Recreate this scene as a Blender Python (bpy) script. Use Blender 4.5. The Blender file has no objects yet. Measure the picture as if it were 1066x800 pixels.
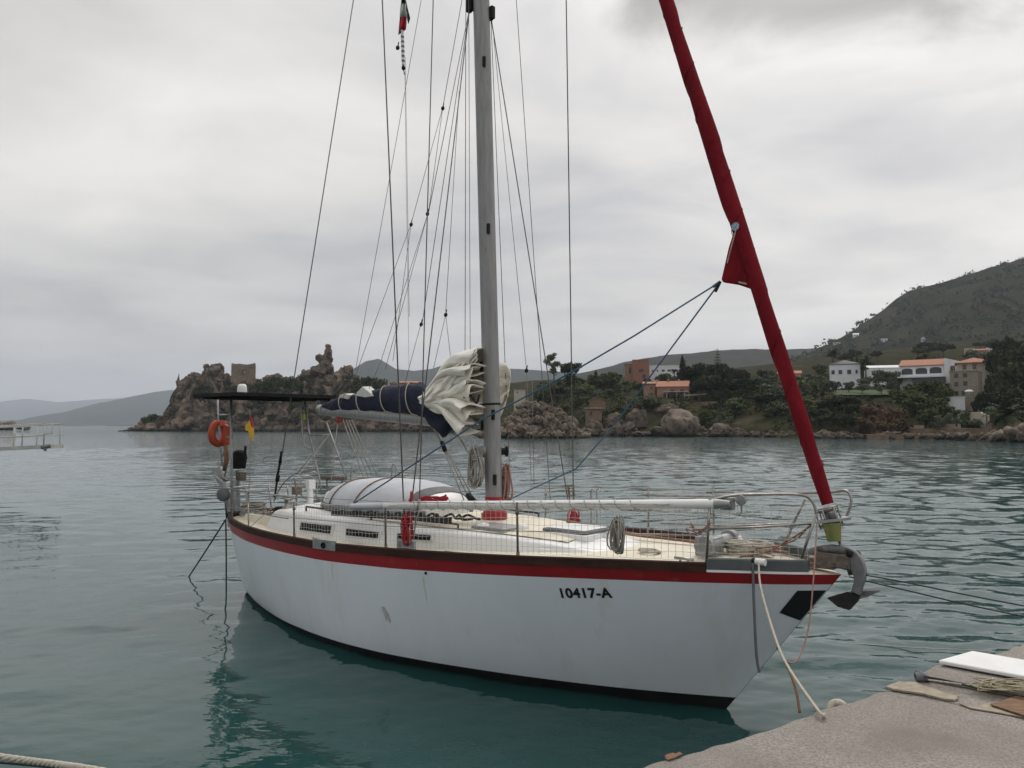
import bpy, bmesh, math, random
import numpy as np
from mathutils import Vector, Matrix, noise as mn
R = math.radians
random.seed(7)
sc = bpy.context.scene
COL = sc.collection

# ------------------------------------------------------------------ camera, sky, sun, exposure
CAM_H = 2.8
FPX = 800.0
PITCH = math.atan(43.3 / FPX)
cd = bpy.data.cameras.new('camera'); cam = bpy.data.objects.new('camera', cd); COL.objects.link(cam)
cam.location = (0, 0, CAM_H); cam.rotation_euler = (R(90) + PITCH, 0, 0)
cd.sensor_fit = 'HORIZONTAL'; cd.sensor_width = 36.0; cd.lens = FPX / 1066.0 * 36.0
cd.clip_start = 0.05; cd.clip_end = 60000
sc.camera = cam

SUN_EL, SUN_AZ = R(52), R(24)          # azimuth measured from +Y (view direction) towards +X
C0 = Vector((0, 0, CAM_H)); FW = Vector((0, math.cos(PITCH), math.sin(PITCH))); UP = Vector((0, -math.sin(PITCH), math.cos(PITCH))); RT = Vector((1, 0, 0))
def ray(px, py): return RT * ((px - 533) / FPX) + UP * ((400 - py) / FPX) + FW
world = bpy.data.worlds.new('World'); sc.world = world; world.use_nodes = True
def build_sky():
    nt = world.node_tree; N = nt.nodes; Lk = nt.links
    for n in list(N): N.remove(n)
    out = N.new('ShaderNodeOutputWorld'); bg = N.new('ShaderNodeBackground'); bg.inputs[1].default_value = 0.1
    sky = N.new('ShaderNodeTexSky'); sky.sky_type = 'NISHITA'; sky.sun_disc = False
    sky.sun_elevation = SUN_EL; sky.sun_rotation = SUN_AZ; sky.dust_density = 3.0
    tc = N.new('ShaderNodeTexCoord'); sep = N.new('ShaderNodeSeparateXYZ'); Lk.new(tc.outputs['Generated'], sep.inputs[0])
    def M(op, a, b=None, clamp=False):
        m = N.new('ShaderNodeMath'); m.operation = op; m.use_clamp = clamp
        for i, v in enumerate((a, b)):
            if v is None: continue
            if isinstance(v, (int, float)): m.inputs[i].default_value = v
            else: Lk.new(v, m.inputs[i])
        return m.outputs[0]
    zc = M('ADD', M('MAXIMUM', sep.outputs[2], 0.0), 0.16)
    u = M('DIVIDE', sep.outputs[0], zc); v = M('DIVIDE', sep.outputs[1], zc)
    cmb = N.new('ShaderNodeCombineXYZ'); Lk.new(u, cmb.inputs[0]); Lk.new(v, cmb.inputs[1])
    def NZ(scale, detail, rough, dist, off):
        mp = N.new('ShaderNodeMapping'); mp.inputs['Location'].default_value = off; mp.inputs['Scale'].default_value = (1.0, 1.25, 1)
        Lk.new(cmb.outputs[0], mp.inputs[0])
        n = N.new('ShaderNodeTexNoise'); n.inputs['Scale'].default_value = scale; n.inputs['Detail'].default_value = detail
        n.inputs['Roughness'].default_value = rough; n.inputs['Distortion'].default_value = dist
        Lk.new(mp.outputs[0], n.inputs[0]); return n.outputs[0]
    n1 = NZ(0.75, 5, 0.5, 0.35, (3.3, 1.7, 0)); n2 = NZ(2.1, 8, 0.55, 0.5, (8.1, 5.2, 0)); n3 = NZ(0.33, 2, 0.5, 0.0, (1.2, 9.4, 0))
    nn = M('ADD', M('ADD', M('MULTIPLY', n1, 0.45), M('MULTIPLY', n2, 0.20)), M('MULTIPLY', n3, 0.35))
    rp = N.new('ShaderNodeValToRGB'); cr = rp.color_ramp
    cr.elements[0].position = 0.36; cr.elements[0].color = (0.365, 0.362, 0.372, 1)
    cr.elements[1].position = 0.62; cr.elements[1].color = (0.755, 0.728, 0.690, 1)
    e = cr.elements.new(0.47); e.color = (0.545, 0.527, 0.505, 1)
    Lk.new(nn, rp.inputs[0])
    # broad brightness: brighter towards the veiled sun, darker to the left, greyer at the horizon, dimmer behind
    hor = M('ADD', M('MULTIPLY', M('MINIMUM', M('MULTIPLY', M('MAXIMUM', sep.outputs[2], 0.0), 4.2), 1.0), 0.22), 0.78)
    side = M('ADD', M('MULTIPLY', sep.outputs[0], 0.20), 1.0)
    back = M('ADD', M('ADD', M('MULTIPLY', sep.outputs[1], -0.03), 0.89), M('MULTIPLY', M('MAXIMUM', M('SUBTRACT', sep.outputs[2], 0.42), 0.0), 0.6))
    gl = N.new('ShaderNodeVectorMath'); gl.operation = 'DOT_PRODUCT'; Lk.new(tc.outputs['Generated'], gl.inputs[0])
    gl.inputs[1].default_value = (math.sin(SUN_AZ) * math.cos(SUN_EL), math.cos(SUN_AZ) * math.cos(SUN_EL), math.sin(SUN_EL))
    glow = M('ADD', M('MULTIPLY', M('POWER', M('MAXIMUM', gl.outputs['Value'], 0.0), 5.0), 0.38), 0.94)
    # one heavier cloud hanging high on the right
    cd_ = ray(850, -40).normalized(); dv = N.new('ShaderNodeVectorMath'); dv.operation = 'SUBTRACT'; L0 = Lk.new(tc.outputs['Generated'], dv.inputs[0]); dv.inputs[1].default_value = cd_[:]
    ds_ = N.new('ShaderNodeVectorMath'); ds_.operation = 'MULTIPLY'; Lk.new(dv.outputs[0], ds_.inputs[0]); ds_.inputs[1].default_value = (1.0, 2.6, 2.6)
    ln_ = N.new('ShaderNodeVectorMath'); ln_.operation = 'LENGTH'; Lk.new(ds_.outputs[0], ln_.inputs[0])
    rg_ = N.new('ShaderNodeMapRange'); rg_.inputs[1].default_value = 0.30; rg_.inputs[2].default_value = 0.12; Lk.new(M('ADD', ln_.outputs['Value'], M('MULTIPLY', M('SUBTRACT', n2, 0.5), 0.5)), rg_.inputs[0]); rg_.interpolation_type = 'SMOOTHSTEP'; dk = rg_.outputs[0]
    fac = M('MULTIPLY', M('MULTIPLY', M('MULTIPLY', hor, side), M('MULTIPLY', M('MULTIPLY', back, glow), M('SUBTRACT', 1.0, M('MULTIPLY', dk, 0.52)))), 14.0)
    sc1 = N.new('ShaderNodeVectorMath'); sc1.operation = 'SCALE'; Lk.new(rp.outputs[0], sc1.inputs[0]); Lk.new(fac, sc1.inputs['Scale'])
    mix = N.new('ShaderNodeMixRGB'); mix.inputs[0].default_value = 0.96
    Lk.new(sky.outputs[0], mix.inputs[1]); Lk.new(sc1.outputs[0], mix.inputs[2])
    Lk.new(mix.outputs[0], bg.inputs[0]); Lk.new(bg.outputs[0], out.inputs[0])
build_sky()
sd = bpy.data.lights.new('sun', 'SUN'); sd.energy = 1.1; sd.angle = R(25); sd.color = (1.0, 0.97, 0.93)
sun = bpy.data.objects.new('sun', sd); COL.objects.link(sun)
sdir = Vector((math.sin(SUN_AZ) * math.cos(SUN_EL), math.cos(SUN_AZ) * math.cos(SUN_EL), math.sin(SUN_EL)))
sun.rotation_euler = sdir.to_track_quat('Z', 'Y').to_euler(); sun.location = (0, 0, 60)
vs = sc.view_settings; vs.view_transform = 'Standard'; vs.look = 'None'; vs.exposure = 0.27; vs.gamma = 1.0; vs.use_curve_mapping = False
sc.cycles.use_denoising = True
sc.cycles.volume_bounces = 1; sc.cycles.max_bounces = 8

# ------------------------------------------------------------------ measuring helpers (pixel of the photo -> point in space)
def wY(px, py, Y):
    d = ray(px, py); return C0 + d * (Y / d.y)
def wZ(px, py, z):
    d = ray(px, py); return C0 + d * ((z - CAM_H) / d.z)
HEAD = R(-41)
BO = wZ(756, 738, 0); BX = Vector((math.cos(HEAD), math.sin(HEAD), 0)); BY = Vector((-math.sin(HEAD), math.cos(HEAD), 0))
BM = Matrix.Translation(BO) @ Matrix.Rotation(HEAD, 4, 'Z')
def toB(P): q = P - BO; return Vector((q.dot(BX), q.dot(BY), q.z))
CB = toB(C0)
def at(px, py, ax, v):
    d = ray(px, py); d = Vector((d.dot(BX), d.dot(BY), d.z)); return CB + d * ((v - CB[ax]) / d[ax])
def aX(px, py, v): return at(px, py, 0, v)
def aY(px, py, v=0.0): return at(px, py, 1, v)
def aZ(px, py, v): return at(px, py, 2, v)

# ------------------------------------------------------------------ object helpers
OFF = {}
def put(o, label=None, cat=None, group=None, kind=None):
    if label: o['label'] = label
    if cat: o['category'] = cat
    if group: o['group'] = group
    if kind: o['kind'] = kind
    return o
def thing(name, label, cat, base=(0, 0, 0), group=None, boat=False, rz=0.0):
    o = bpy.data.objects.new(name, None); COL.objects.link(o); o.empty_display_size = 0.3
    if boat: o.matrix_world = BM @ Matrix.Translation(Vector(base)); OFF[o.name] = Vector(base)
    else:
        o.matrix_world = Matrix.Translation(Vector(base)) @ Matrix.Rotation(rz, 4, 'Z'); OFF[o.name] = Vector((0, 0, 0))
    return put(o, label, cat, group)
def kids(o): return [c for c in bpy.data.objects if c.parent == o]
TREE = {}
def copy_tree(o, loc, rz=0.0, s=1.0, sz=None, label=None, group=None):
    c = o.copy(); COL.objects.link(c); c.matrix_world = Matrix.Translation(Vector(loc)) @ Matrix.Rotation(rz, 4, 'Z') @ Matrix.Diagonal((s, s, sz or s, 1))
    if label: c['label'] = label
    if group: c['group'] = group
    for ch in TREE.get(o.name, []):
        k = ch.copy(); COL.objects.link(k); k.parent = c
        for g in TREE.get(ch.name, []):
            q = g.copy(); COL.objects.link(q); q.parent = k
    return c
class MB:
    def __init__(s): s.v = []; s.f = []; s.m = []
    def add(s, vs, fs, m=0):
        n = len(s.v); s.v += [tuple(p) for p in vs]; s.f += [tuple(i + n for i in f) for f in fs]; s.m += [m] * len(fs); return s
    def box(s, c, d, rot=None, m=0):
        c = Vector(c); hx, hy, hz = d[0] / 2, d[1] / 2, d[2] / 2
        P = [Vector((x, y, z)) for x in (-hx, hx) for y in (-hy, hy) for z in (-hz, hz)]
        if rot is not None: P = [rot @ p for p in P]
        return s.add([p + c for p in P], [(0, 1, 3, 2), (4, 6, 7, 5), (0, 4, 5, 1), (2, 3, 7, 6), (0, 2, 6, 4), (1, 5, 7, 3)], m)
    def grid(s, rows, m=0, closed=False):
        nr = len(rows); nc = len(rows[0]); fs = []
        for i in range(nr - 1):
            for j in range(nc if closed else nc - 1):
                k = (j + 1) % nc; fs.append((i * nc + j, i * nc + k, (i + 1) * nc + k, (i + 1) * nc + j))
        return s.add([p for r in rows for p in r], fs, m)
    def tube(s, pts, r, n=6, m=0, cap=True, flat=1.0):
        P = [Vector(p) for p in pts]
        if len(P) < 2: return s
        rs = r if isinstance(r, (list, tuple)) else [r] * len(P)
        T = []
        for i in range(len(P)):
            t = P[min(i + 1, len(P) - 1)] - P[max(i - 1, 0)]
            T.append(t.normalized() if t.length > 1e-9 else Vector((0, 0, 1)))
        a = Vector((0, 0, 1)) if abs(T[0].z) < 0.9 else Vector((1, 0, 0))
        nrm = (a - T[0] * a.dot(T[0])).normalized(); rows = []
        for i in range(len(P)):
            nrm = nrm - T[i] * nrm.dot(T[i])
            if nrm.length < 1e-6: nrm = T[i].orthogonal()
            nrm.normalize(); b = T[i].cross(nrm)
            rows.append([P[i] + (nrm * math.cos(2 * math.pi * k / n) + b * flat * math.sin(2 * math.pi * k / n)) * rs[i] for k in range(n)])
        base = len(s.v); s.grid(rows, m, True)
        if cap:
            s.f.append(tuple(base + k for k in reversed(range(n)))); s.m.append(m)
            e = base + (len(P) - 1) * n; s.f.append(tuple(e + k for k in range(n))); s.m.append(m)
        return s
    def prism(s, poly, vec, m=0):
        n = len(poly); vec = Vector(vec); P = [Vector(p) for p in poly]
        return s.add(P + [p + vec for p in P], [tuple(reversed(range(n))), tuple(range(n, 2 * n))] + [(i, (i + 1) % n, (i + 1) % n + n, i + n) for i in range(n)], m)
    def lathe(s, prof, c=(0, 0, 0), axis=None, n=16, m=0):
        rows = []; q = Vector((0, 0, 1)).rotation_difference(Vector(axis).normalized()) if axis is not None else None
        for r, z in prof:
            row = []
            for k in range(n):
                p = Vector((r * math.cos(2 * math.pi * k / n), r * math.sin(2 * math.pi * k / n), z))
                if q is not None: p = q @ p
                row.append(p + Vector(c))
            rows.append(row)
        return s.grid(rows, m, True)
    def ring(s, c, axis, R0, r, n=28, k=8, m=0):
        q = Vector((0, 0, 1)).rotation_difference(Vector(axis).normalized())
        pts = [Vector(c) + q @ Vector((R0 * math.cos(2 * math.pi * i / n), R0 * math.sin(2 * math.pi * i / n), 0)) for i in range(n + 1)]
        return s.tube(pts, r, k, m, cap=False)
    def build(s, name, mats, parent=None, smooth=False, angle=None, base=None):
        off = OFF.get(parent.name, Vector((0, 0, 0))) if parent else Vector(base or (0, 0, 0))
        me = bpy.data.meshes.new(name); me.from_pydata([tuple(Vector(p) - off) for p in s.v], [], s.f)
        if not isinstance(mats, (list, tuple)): mats = [mats]
        for m in mats: me.materials.append(m)
        if len(mats) > 1: me.polygons.foreach_set('material_index', s.m)
        bm = bmesh.new(); bm.from_mesh(me); bmesh.ops.recalc_face_normals(bm, faces=bm.faces); bm.to_mesh(me); bm.free()
        if smooth:
            me.polygons.foreach_set('use_smooth', [True] * len(me.polygons))
            if angle: me.set_sharp_from_angle(angle=R(angle))
        me.update(); o = bpy.data.objects.new(name, me); COL.objects.link(o)
        if parent:
            o.parent = parent; TREE.setdefault(parent.name, []).append(o); OFF[o.name] = off
        return o
def solo(name, mb, mats, label, cat, base=None, boat=False, group=None, smooth=False, angle=None):
    if base is None:
        a = np.array(mb.v); base = Vector(((a[:, 0].min() + a[:, 0].max()) / 2, (a[:, 1].min() + a[:, 1].max()) / 2, a[:, 2].min()))
    o = mb.build(name, mats, None, smooth, angle, base=base)
    o.matrix_world = (BM if boat else Matrix()) @ Matrix.Translation(Vector(base))
    return put(o, label, cat, group)
def struct(name, mb, mats, smooth=False, angle=None, kind='structure', label=None):
    o = mb.build(name, mats, None, smooth, angle); return put(o, label, None, None, kind)
def bez(p, n=12):
    """smooth curve through points (Catmull-Rom)"""
    P = [Vector(q) for q in p]; out = []
    for i in range(len(P) - 1):
        a = P[max(i - 1, 0)]; b = P[i]; c = P[i + 1]; d = P[min(i + 2, len(P) - 1)]
        for k in range(n):
            t = k / n
            out.append(0.5 * ((2 * b) + (c - a) * t + (2 * a - 5 * b + 4 * c - d) * t * t + (3 * b - a - 3 * c + d) * t ** 3))
    out.append(P[-1]); return out
def sag(a, b, s, n=14):
    a = Vector(a); b = Vector(b); return [a.lerp(b, t / n) - Vector((0, 0, s * 4 * (t / n) * (1 - t / n))) for t in range(n + 1)]
def lerp_tab(x, T): return float(np.interp(x, [t[0] for t in T], [t[1] for t in T]))

# ------------------------------------------------------------------ materials
def mat(name, c1, c2=None, rough=0.6, metal=0.0, scale=4.0, detail=4.0, bump=0.0, bscale=None, lo=0.35, hi=0.65, spec=0.5, c3=None, s3=1.0, lo3=0.55, hi3=0.7, coord='Object', rand=0.0, stretch=None, trans=0.0):
    m = bpy.data.materials.new(name); m.use_nodes = True; nt = m.node_tree; N = nt.nodes; L = nt.links
    b = N['Principled BSDF']; b.inputs['Roughness'].default_value = rough; b.inputs['Metallic'].default_value = metal
    b.inputs['Specular IOR Level'].default_value = spec
    tc = N.new('ShaderNodeTexCoord'); src = tc.outputs[coord]
    if stretch:
        mp = N.new('ShaderNodeMapping'); mp.inputs['Scale'].default_value = stretch; L.new(src, mp.inputs[0]); src = mp.outputs[0]
    def nz(s, d=detail):
        n = N.new('ShaderNodeTexNoise'); n.inputs['Scale'].default_value = s; n.inputs['Detail'].default_value = d; n.inputs['Roughness'].default_value = 0.6
        L.new(src, n.inputs[0]); return n.outputs[0]
    def rng(v, a, c):
        r = N.new('ShaderNodeMapRange'); r.inputs[1].default_value = a; r.inputs[2].default_value = c; L.new(v, r.inputs[0]); return r.outputs[0]
    def mix(f, a, c):
        x = N.new('ShaderNodeMixRGB'); L.new(f, x.inputs[0])
        for i, q in ((1, a), (2, c)):
            if isinstance(q, tuple): x.inputs[i].default_value = (*q, 1)
            else: L.new(q, x.inputs[i])
        return x.outputs[0]
    col = None
    if c2 is not None: col = mix(rng(nz(scale), lo, hi), tuple(c1), tuple(c2))
    if c3 is not None: col = mix(rng(nz(s3), lo3, hi3), col if col is not None else tuple(c1), tuple(c3))
    if col is None: b.inputs['Base Color'].default_value = (*c1, 1)
    else:
        if rand:
            oi = N.new('ShaderNodeObjectInfo'); hs = N.new('ShaderNodeHueSaturation'); L.new(col, hs.inputs['Color'])
            L.new(rng(oi.outputs['Random'], 0, 1), hs.inputs['Value']); hs.inputs['Value'].default_value = 1
            r = hs.inputs['Value'].links[0].from_node; r.inputs[3].default_value = 1 - rand; r.inputs[4].default_value = 1 + rand; col = hs.outputs[0]
        L.new(col, b.inputs['Base Color'])
    if bump:
        bn = N.new('ShaderNodeBump'); bn.inputs['Strength'].default_value = 1.0; bn.inputs['Distance'].default_value = bump
        L.new(nz(bscale or scale * 2, 6), bn.inputs['Height']); L.new(bn.outputs[0], b.inputs['Normal'])
    if trans: b.inputs['Transmission Weight'].default_value = trans
    return m
M = {}
M['hull'] = mat('hull_paint', (0.76, 0.80, 0.86), (0.71, 0.75, 0.81), rough=0.2, scale=1.3, c3=(0.64, 0.65, 0.63), s3=3.0, lo3=0.54, hi3=0.85, stretch=(1, 1, 0.16), bump=0.004, bscale=1.2)
M['red'] = mat('red_paint', (0.33, 0.016, 0.024), (0.27, 0.015, 0.021), rough=0.4, scale=3, c3=(0.30, 0.05, 0.045), s3=7, lo3=0.6, hi3=0.75)
M['antifoul'] = mat('black_antifouling', (0.008, 0.009, 0.010), (0.016, 0.018, 0.018), rough=0.6, scale=3)
M['teak'] = mat('teak_rail', (0.022, 0.011, 0.008), (0.050, 0.021, 0.014), spec=0.25, rough=0.7, scale=5, stretch=(0.4, 3, 3), c3=(0.02, 0.01, 0.008), s3=2)
M['greyrail'] = mat('grey_rail_paint', (0.055, 0.07, 0.073), (0.085, 0.10, 0.10), rough=0.6, scale=5)
M['deck'] = mat('cream_deck', (0.64, 0.59, 0.47), (0.70, 0.655, 0.55), rough=0.75, scale=3, c3=(0.50, 0.42, 0.30), s3=2.2, lo3=0.55, hi3=0.8)
M['gelcoat'] = mat('white_gelcoat', (0.78, 0.78, 0.78), (0.72, 0.72, 0.71), rough=0.35, scale=2, c3=(0.60, 0.57, 0.5), s3=3.5, lo3=0.6, hi3=0.85)
M['alu'] = mat('anodised_mast', (0.30, 0.30, 0.30), (0.23, 0.23, 0.23), rough=0.5, metal=0.4, scale=6, stretch=(3, 3, 0.4), c3=(0.18, 0.18, 0.18), s3=9, lo3=0.62, hi3=0.72)
M['steel'] = mat('stainless_steel', (0.34, 0.33, 0.32), (0.22, 0.20, 0.18), rough=0.3, metal=0.85, scale=9)
M['anchorsteel'] = mat('dull_anchor_steel', (0.24, 0.245, 0.25), (0.15, 0.152, 0.156), rough=0.5, metal=0.4, scale=9, c3=(0.10, 0.07, 0.045), s3=6, lo3=0.6, hi3=0.72)
M['rusty'] = mat('weathered_steel', (0.10, 0.075, 0.06), (0.20, 0.17, 0.15), rough=0.6, metal=0.3, scale=25)
M['dullsteel'] = mat('galvanised_steel', (0.36, 0.37, 0.37), (0.24, 0.245, 0.25), rough=0.5, metal=0.5, scale=9, c3=(0.16, 0.10, 0.06), s3=6, lo3=0.62, hi3=0.75)
M['wire'] = mat('rigging_wire', (0.13, 0.125, 0.12), (0.19, 0.18, 0.17), rough=0.5, metal=0.4, scale=20)
M['black'] = mat('black_plastic', (0.012, 0.012, 0.013), (0.024, 0.024, 0.026), spec=0.15, rough=0.7, scale=8)
M['darkglass'] = mat('dark_portlight', (0.012, 0.013, 0.015), (0.03, 0.03, 0.032), rough=0.12, scale=14)
M['navy'] = mat('navy_canvas', (0.006, 0.009, 0.028), (0.010, 0.014, 0.040), rough=0.85, scale=4, bump=0.02, bscale=9)
M['sail'] = mat('cream_sailcloth', (0.85, 0.825, 0.76), (0.79, 0.755, 0.67), rough=0.8, scale=2.5, bump=0.012, bscale=7, c3=(0.68, 0.59, 0.44), s3=2.3)
M['genoa'] = mat('red_sun_strip', (0.19, 0.012, 0.020), (0.12, 0.009, 0.015), spec=0.1, rough=0.9, scale=3, bump=0.05, bscale=5, stretch=(1, 1, 0.5))
M['white'] = mat('white_plastic', (0.75, 0.75, 0.75), (0.68, 0.68, 0.67), rough=0.4, scale=5)
M['greyfab'] = mat('light_grey_cover', (0.52, 0.54, 0.58), (0.44, 0.46, 0.50), rough=0.7, scale=2.5, bump=0.02, bscale=4)
M['midgrey'] = mat('mid_grey_rubber', (0.10, 0.105, 0.115), (0.14, 0.147, 0.155), rough=0.7, scale=5)
M['orange'] = mat('orange_buoy_cover', (0.48, 0.075, 0.028), (0.38, 0.06, 0.024), rough=0.65, scale=6)
M['rope'] = mat('pale_rope', (0.50, 0.47, 0.40), (0.34, 0.31, 0.26), rough=0.9, scale=60)
M['greyrope'] = mat('grey_rope', (0.38, 0.365, 0.33), (0.22, 0.21, 0.19), rough=0.9, scale=60)
M['pinkrope'] = mat('faded_pink_rope', (0.36, 0.21, 0.185), (0.24, 0.13, 0.115), rough=0.9, scale=50)
M['redrope'] = mat('red_rope', (0.42, 0.025, 0.04), (0.26, 0.02, 0.03), rough=0.9, scale=60)
M['brownrope'] = mat('brown_rope', (0.24, 0.13, 0.075), (0.15, 0.085, 0.05), rough=0.9, scale=60)
M['bluerope'] = mat('blue_rope', (0.025, 0.085, 0.16), (0.04, 0.11, 0.19), rough=0.8, scale=60)
M['darkrope'] = mat('dark_rope', (0.018, 0.018, 0.02), (0.04, 0.038, 0.036), rough=0.9, scale=60)
M['yellowrope'] = mat('yellowish_rope', (.36, .32, .21), (.26, .235, .16), rough=.9, scale=60)
M['gangpaint'] = mat('pale_gangway_paint', (0.50, 0.50, 0.46), (0.38, 0.38, 0.35), rough=0.6, scale=3)
M['net'] = mat('white_net_twine', (0.55, 0.54, 0.50), (0.45, 0.44, 0.41), rough=0.9, scale=40)
M['bucket'] = mat('olive_green_bucket', (0.19, 0.21, 0.055), (0.15, 0.165, 0.05), rough=0.5, scale=5)
M['yellow'] = mat('yellow_cloth', (0.70, 0.40, 0.02), (0.62, 0.34, 0.02), rough=0.8, scale=8)
M['flagred'] = mat('red_cloth', (0.42, 0.015, 0.025), (0.36, 0.015, 0.02), rough=0.8, scale=8)
M['flaggreen'] = mat('green_cloth', (0.012, 0.085, 0.035), (0.012, 0.07, 0.03), rough=0.8, scale=8)
M['flagwhite'] = mat('white_cloth', (0.55, 0.55, 0.52), (0.5, 0.5, 0.47), rough=0.8, scale=8)
M['lime'] = mat('lime_strap', (0.45, 0.55, 0.03), (0.4, 0.5, 0.03), rough=0.7, scale=8)
M['badge'] = mat('pale_blue_badge', (0.38, 0.52, 0.58), (0.10, 0.22, 0.30), rough=0.6, scale=70, detail=1)
M['mark'] = mat('black_vinyl', (0.012, 0.012, 0.013), rough=0.5)
M['scuff'] = mat('grey_scuff', (0.42, 0.42, 0.41), (0.55, 0.55, 0.55), rough=0.7, scale=18)

# ------------------------------------------------------------------ the sea
def water_mat():
    m = bpy.data.materials.new('sea_water'); m.use_nodes = True; nt = m.node_tree; N = nt.nodes; L = nt.links
    b = N['Principled BSDF']; b.inputs['Base Color'].default_value = (0.014, 0.054, 0.052, 1)
    b.inputs['Roughness'].default_value = 0.03; b.inputs['IOR'].default_value = 1.333
    tc = N.new('ShaderNodeTexCoord')
    def nz(scale, detail, rough, dist, st=(1, 1, 1), rot=0.0):
        mp = N.new('ShaderNodeMapping'); mp.inputs['Scale'].default_value = st; mp.inputs['Rotation'].default_value = (0, 0, rot)
        L.new(tc.outputs['Object'], mp.inputs[0])
        n = N.new('ShaderNodeTexNoise'); n.inputs['Scale'].default_value = scale; n.inputs['Detail'].default_value = detail
        n.inputs['Roughness'].default_value = rough; n.inputs['Distortion'].default_value = dist
        L.new(mp.outputs[0], n.inputs[0]); return n.outputs[0]
    def Mt(op, a, c):
        x = N.new('ShaderNodeMath'); x.operation = op
        for i, q in enumerate((a, c)):
            if isinstance(q, (int, float)): x.inputs[i].default_value = q
            else: L.new(q, x.inputs[i])
        return x.outputs[0]
    def rng(v, a, c, d, e):
        r = N.new('ShaderNodeMapRange'); r.inputs[1].default_value = a; r.inputs[2].default_value = c; r.inputs[3].default_value = d; r.inputs[4].default_value = e
        L.new(v, r.inputs[0]); return r.outputs[0]
    chop = nz(1.5, 3, 0.5, 0.4, (0.5, 1.0, 1), R(-8)); fine = nz(7.0, 2, 0.5, 0.2, (0.6, 1.0, 1), R(15))
    sep = N.new('ShaderNodeSeparateXYZ'); L.new(tc.outputs['Object'], sep.inputs[0])
    far = rng(sep.outputs[1], 35, 160, 0.0, 0.11)                       # out there the sheet is too coarse for the short waves
    near = rng(sep.outputs[0], -8, 14, 0.35, 1.0)
    far = Mt('ADD', Mt('ADD', far, rng(sep.outputs[1], 140, 320, 0.0, 0.22)), rng(sep.outputs[1], 10, 40, 0.0, 0.028))
    h = Mt('ADD', Mt('MULTIPLY', chop, far), Mt('MULTIPLY', Mt('MULTIPLY', fine, near), 0.007))
    bn = N.new('ShaderNodeBump'); bn.inputs['Strength'].default_value = 1.0; bn.inputs['Distance'].default_value = 1.0
    L.new(h, bn.inputs['Height']); L.new(bn.outputs[0], b.inputs['Normal'])
    return m
S = 14000.0
def build_sea():
    """one sheet to the horizon, finer towards the quay, with real wind waves on it"""
    rr = np.concatenate([[0.6, 1.5, 2.4], np.geomspace(3.0, 420, 880), np.geomspace(440, S, 30)])
    az = np.concatenate([np.linspace(-52, 52, 760), np.linspace(60, 300, 41)]) * math.pi / 180
    Rg, Ag = np.meshgrid(rr, az, indexing='ij'); X = Rg * np.sin(Ag); Y = Rg * np.cos(Ag)
    dr = np.gradient(rr)[:, None] + 0 * Rg; front = (np.abs(Ag) < 0.92) | (Rg < 1)
    rg = np.random.default_rng(11); Z = np.zeros_like(X); Z2 = np.zeros_like(X); N = 90
    lam = np.geomspace(0.20, 2.5, N)
    gust = sum(np.sin(X * c[0] + Y * c[1] + c[2]) for c in zip(rg.normal(0, .09, 7), rg.normal(0, .06, 7), rg.uniform(0, 6.3, 7))) / 3.0
    wind = np.clip(np.interp(X, [-20, -4, 4, 12, 30], [.40, .42, .62, .92, .98]) + np.interp(Y, [6, 25, 90], [0, .06, .20]) + .22 * gust, .16, 1.5)
    lee = 1 - .55 * np.exp(-(((X + 1.5) / 4.5) ** 2 + ((Y - 6.5) / 3.0) ** 2))       # sheltered water in front of the hull
    for i, l in enumerate(lam):
        th = rg.normal(math.pi / 2 + .18, .62); k = 2 * math.pi / l; kx, ky = k * math.cos(th), k * math.sin(th); ph = rg.uniform(0, 6.283)
        a = math.sqrt(2.0 / N) / k * (1.15 - .25 * (l / 2.5))
        ok = np.clip((l / np.maximum(dr, .02) - 2.6) / 2.0, 0, 1)
        w_ = a * np.sin(kx * X + ky * Y + ph); Z += w_ * ok
    Z = Z * .14 * wind * lee * front
    Z += front * 0.006 * np.sin(1.3 * Y + .35 * X + .8 * np.sin(.21 * X)) * np.clip(60 / np.maximum(Rg, 1), 0, 1)
    nr, na = X.shape; co = np.stack([X, Y, Z], -1).reshape(-1, 3)
    i = np.arange(nr - 1)[:, None] * na; j = np.arange(na)[None, :]; jn = (j + 1) % na
    q = np.stack([i + j, i + jn, i + na + jn, i + na + j], -1).reshape(-1, 4)[:, ::-1]
    co = np.vstack([co, [[0, 0, 0]]]); c = len(co) - 1
    tri = np.stack([np.arange(na), np.full(na, c), (np.arange(na) + 1) % na], -1)
    me = bpy.data.meshes.new('sea'); me.vertices.add(len(co)); me.vertices.foreach_set('co', co.astype(np.float32).ravel())
    nl = len(q) * 4 + len(tri) * 3; me.loops.add(nl); me.loops.foreach_set('vertex_index', np.concatenate([q.ravel(), tri.ravel()]).astype(np.int32))
    me.polygons.add(len(q) + len(tri)); me.polygons.foreach_set('loop_start', np.concatenate([np.arange(len(q)) * 4, len(q) * 4 + np.arange(len(tri)) * 3]).astype(np.int32))
    me.polygons.foreach_set('use_smooth', [True] * len(me.polygons)); me.update(calc_edges=True); me.validate()
    me.materials.append(water_mat()); o = bpy.data.objects.new('sea', me); COL.objects.link(o); put(o, None, None, None, 'structure')
    return o
sea = build_sea()

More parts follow.
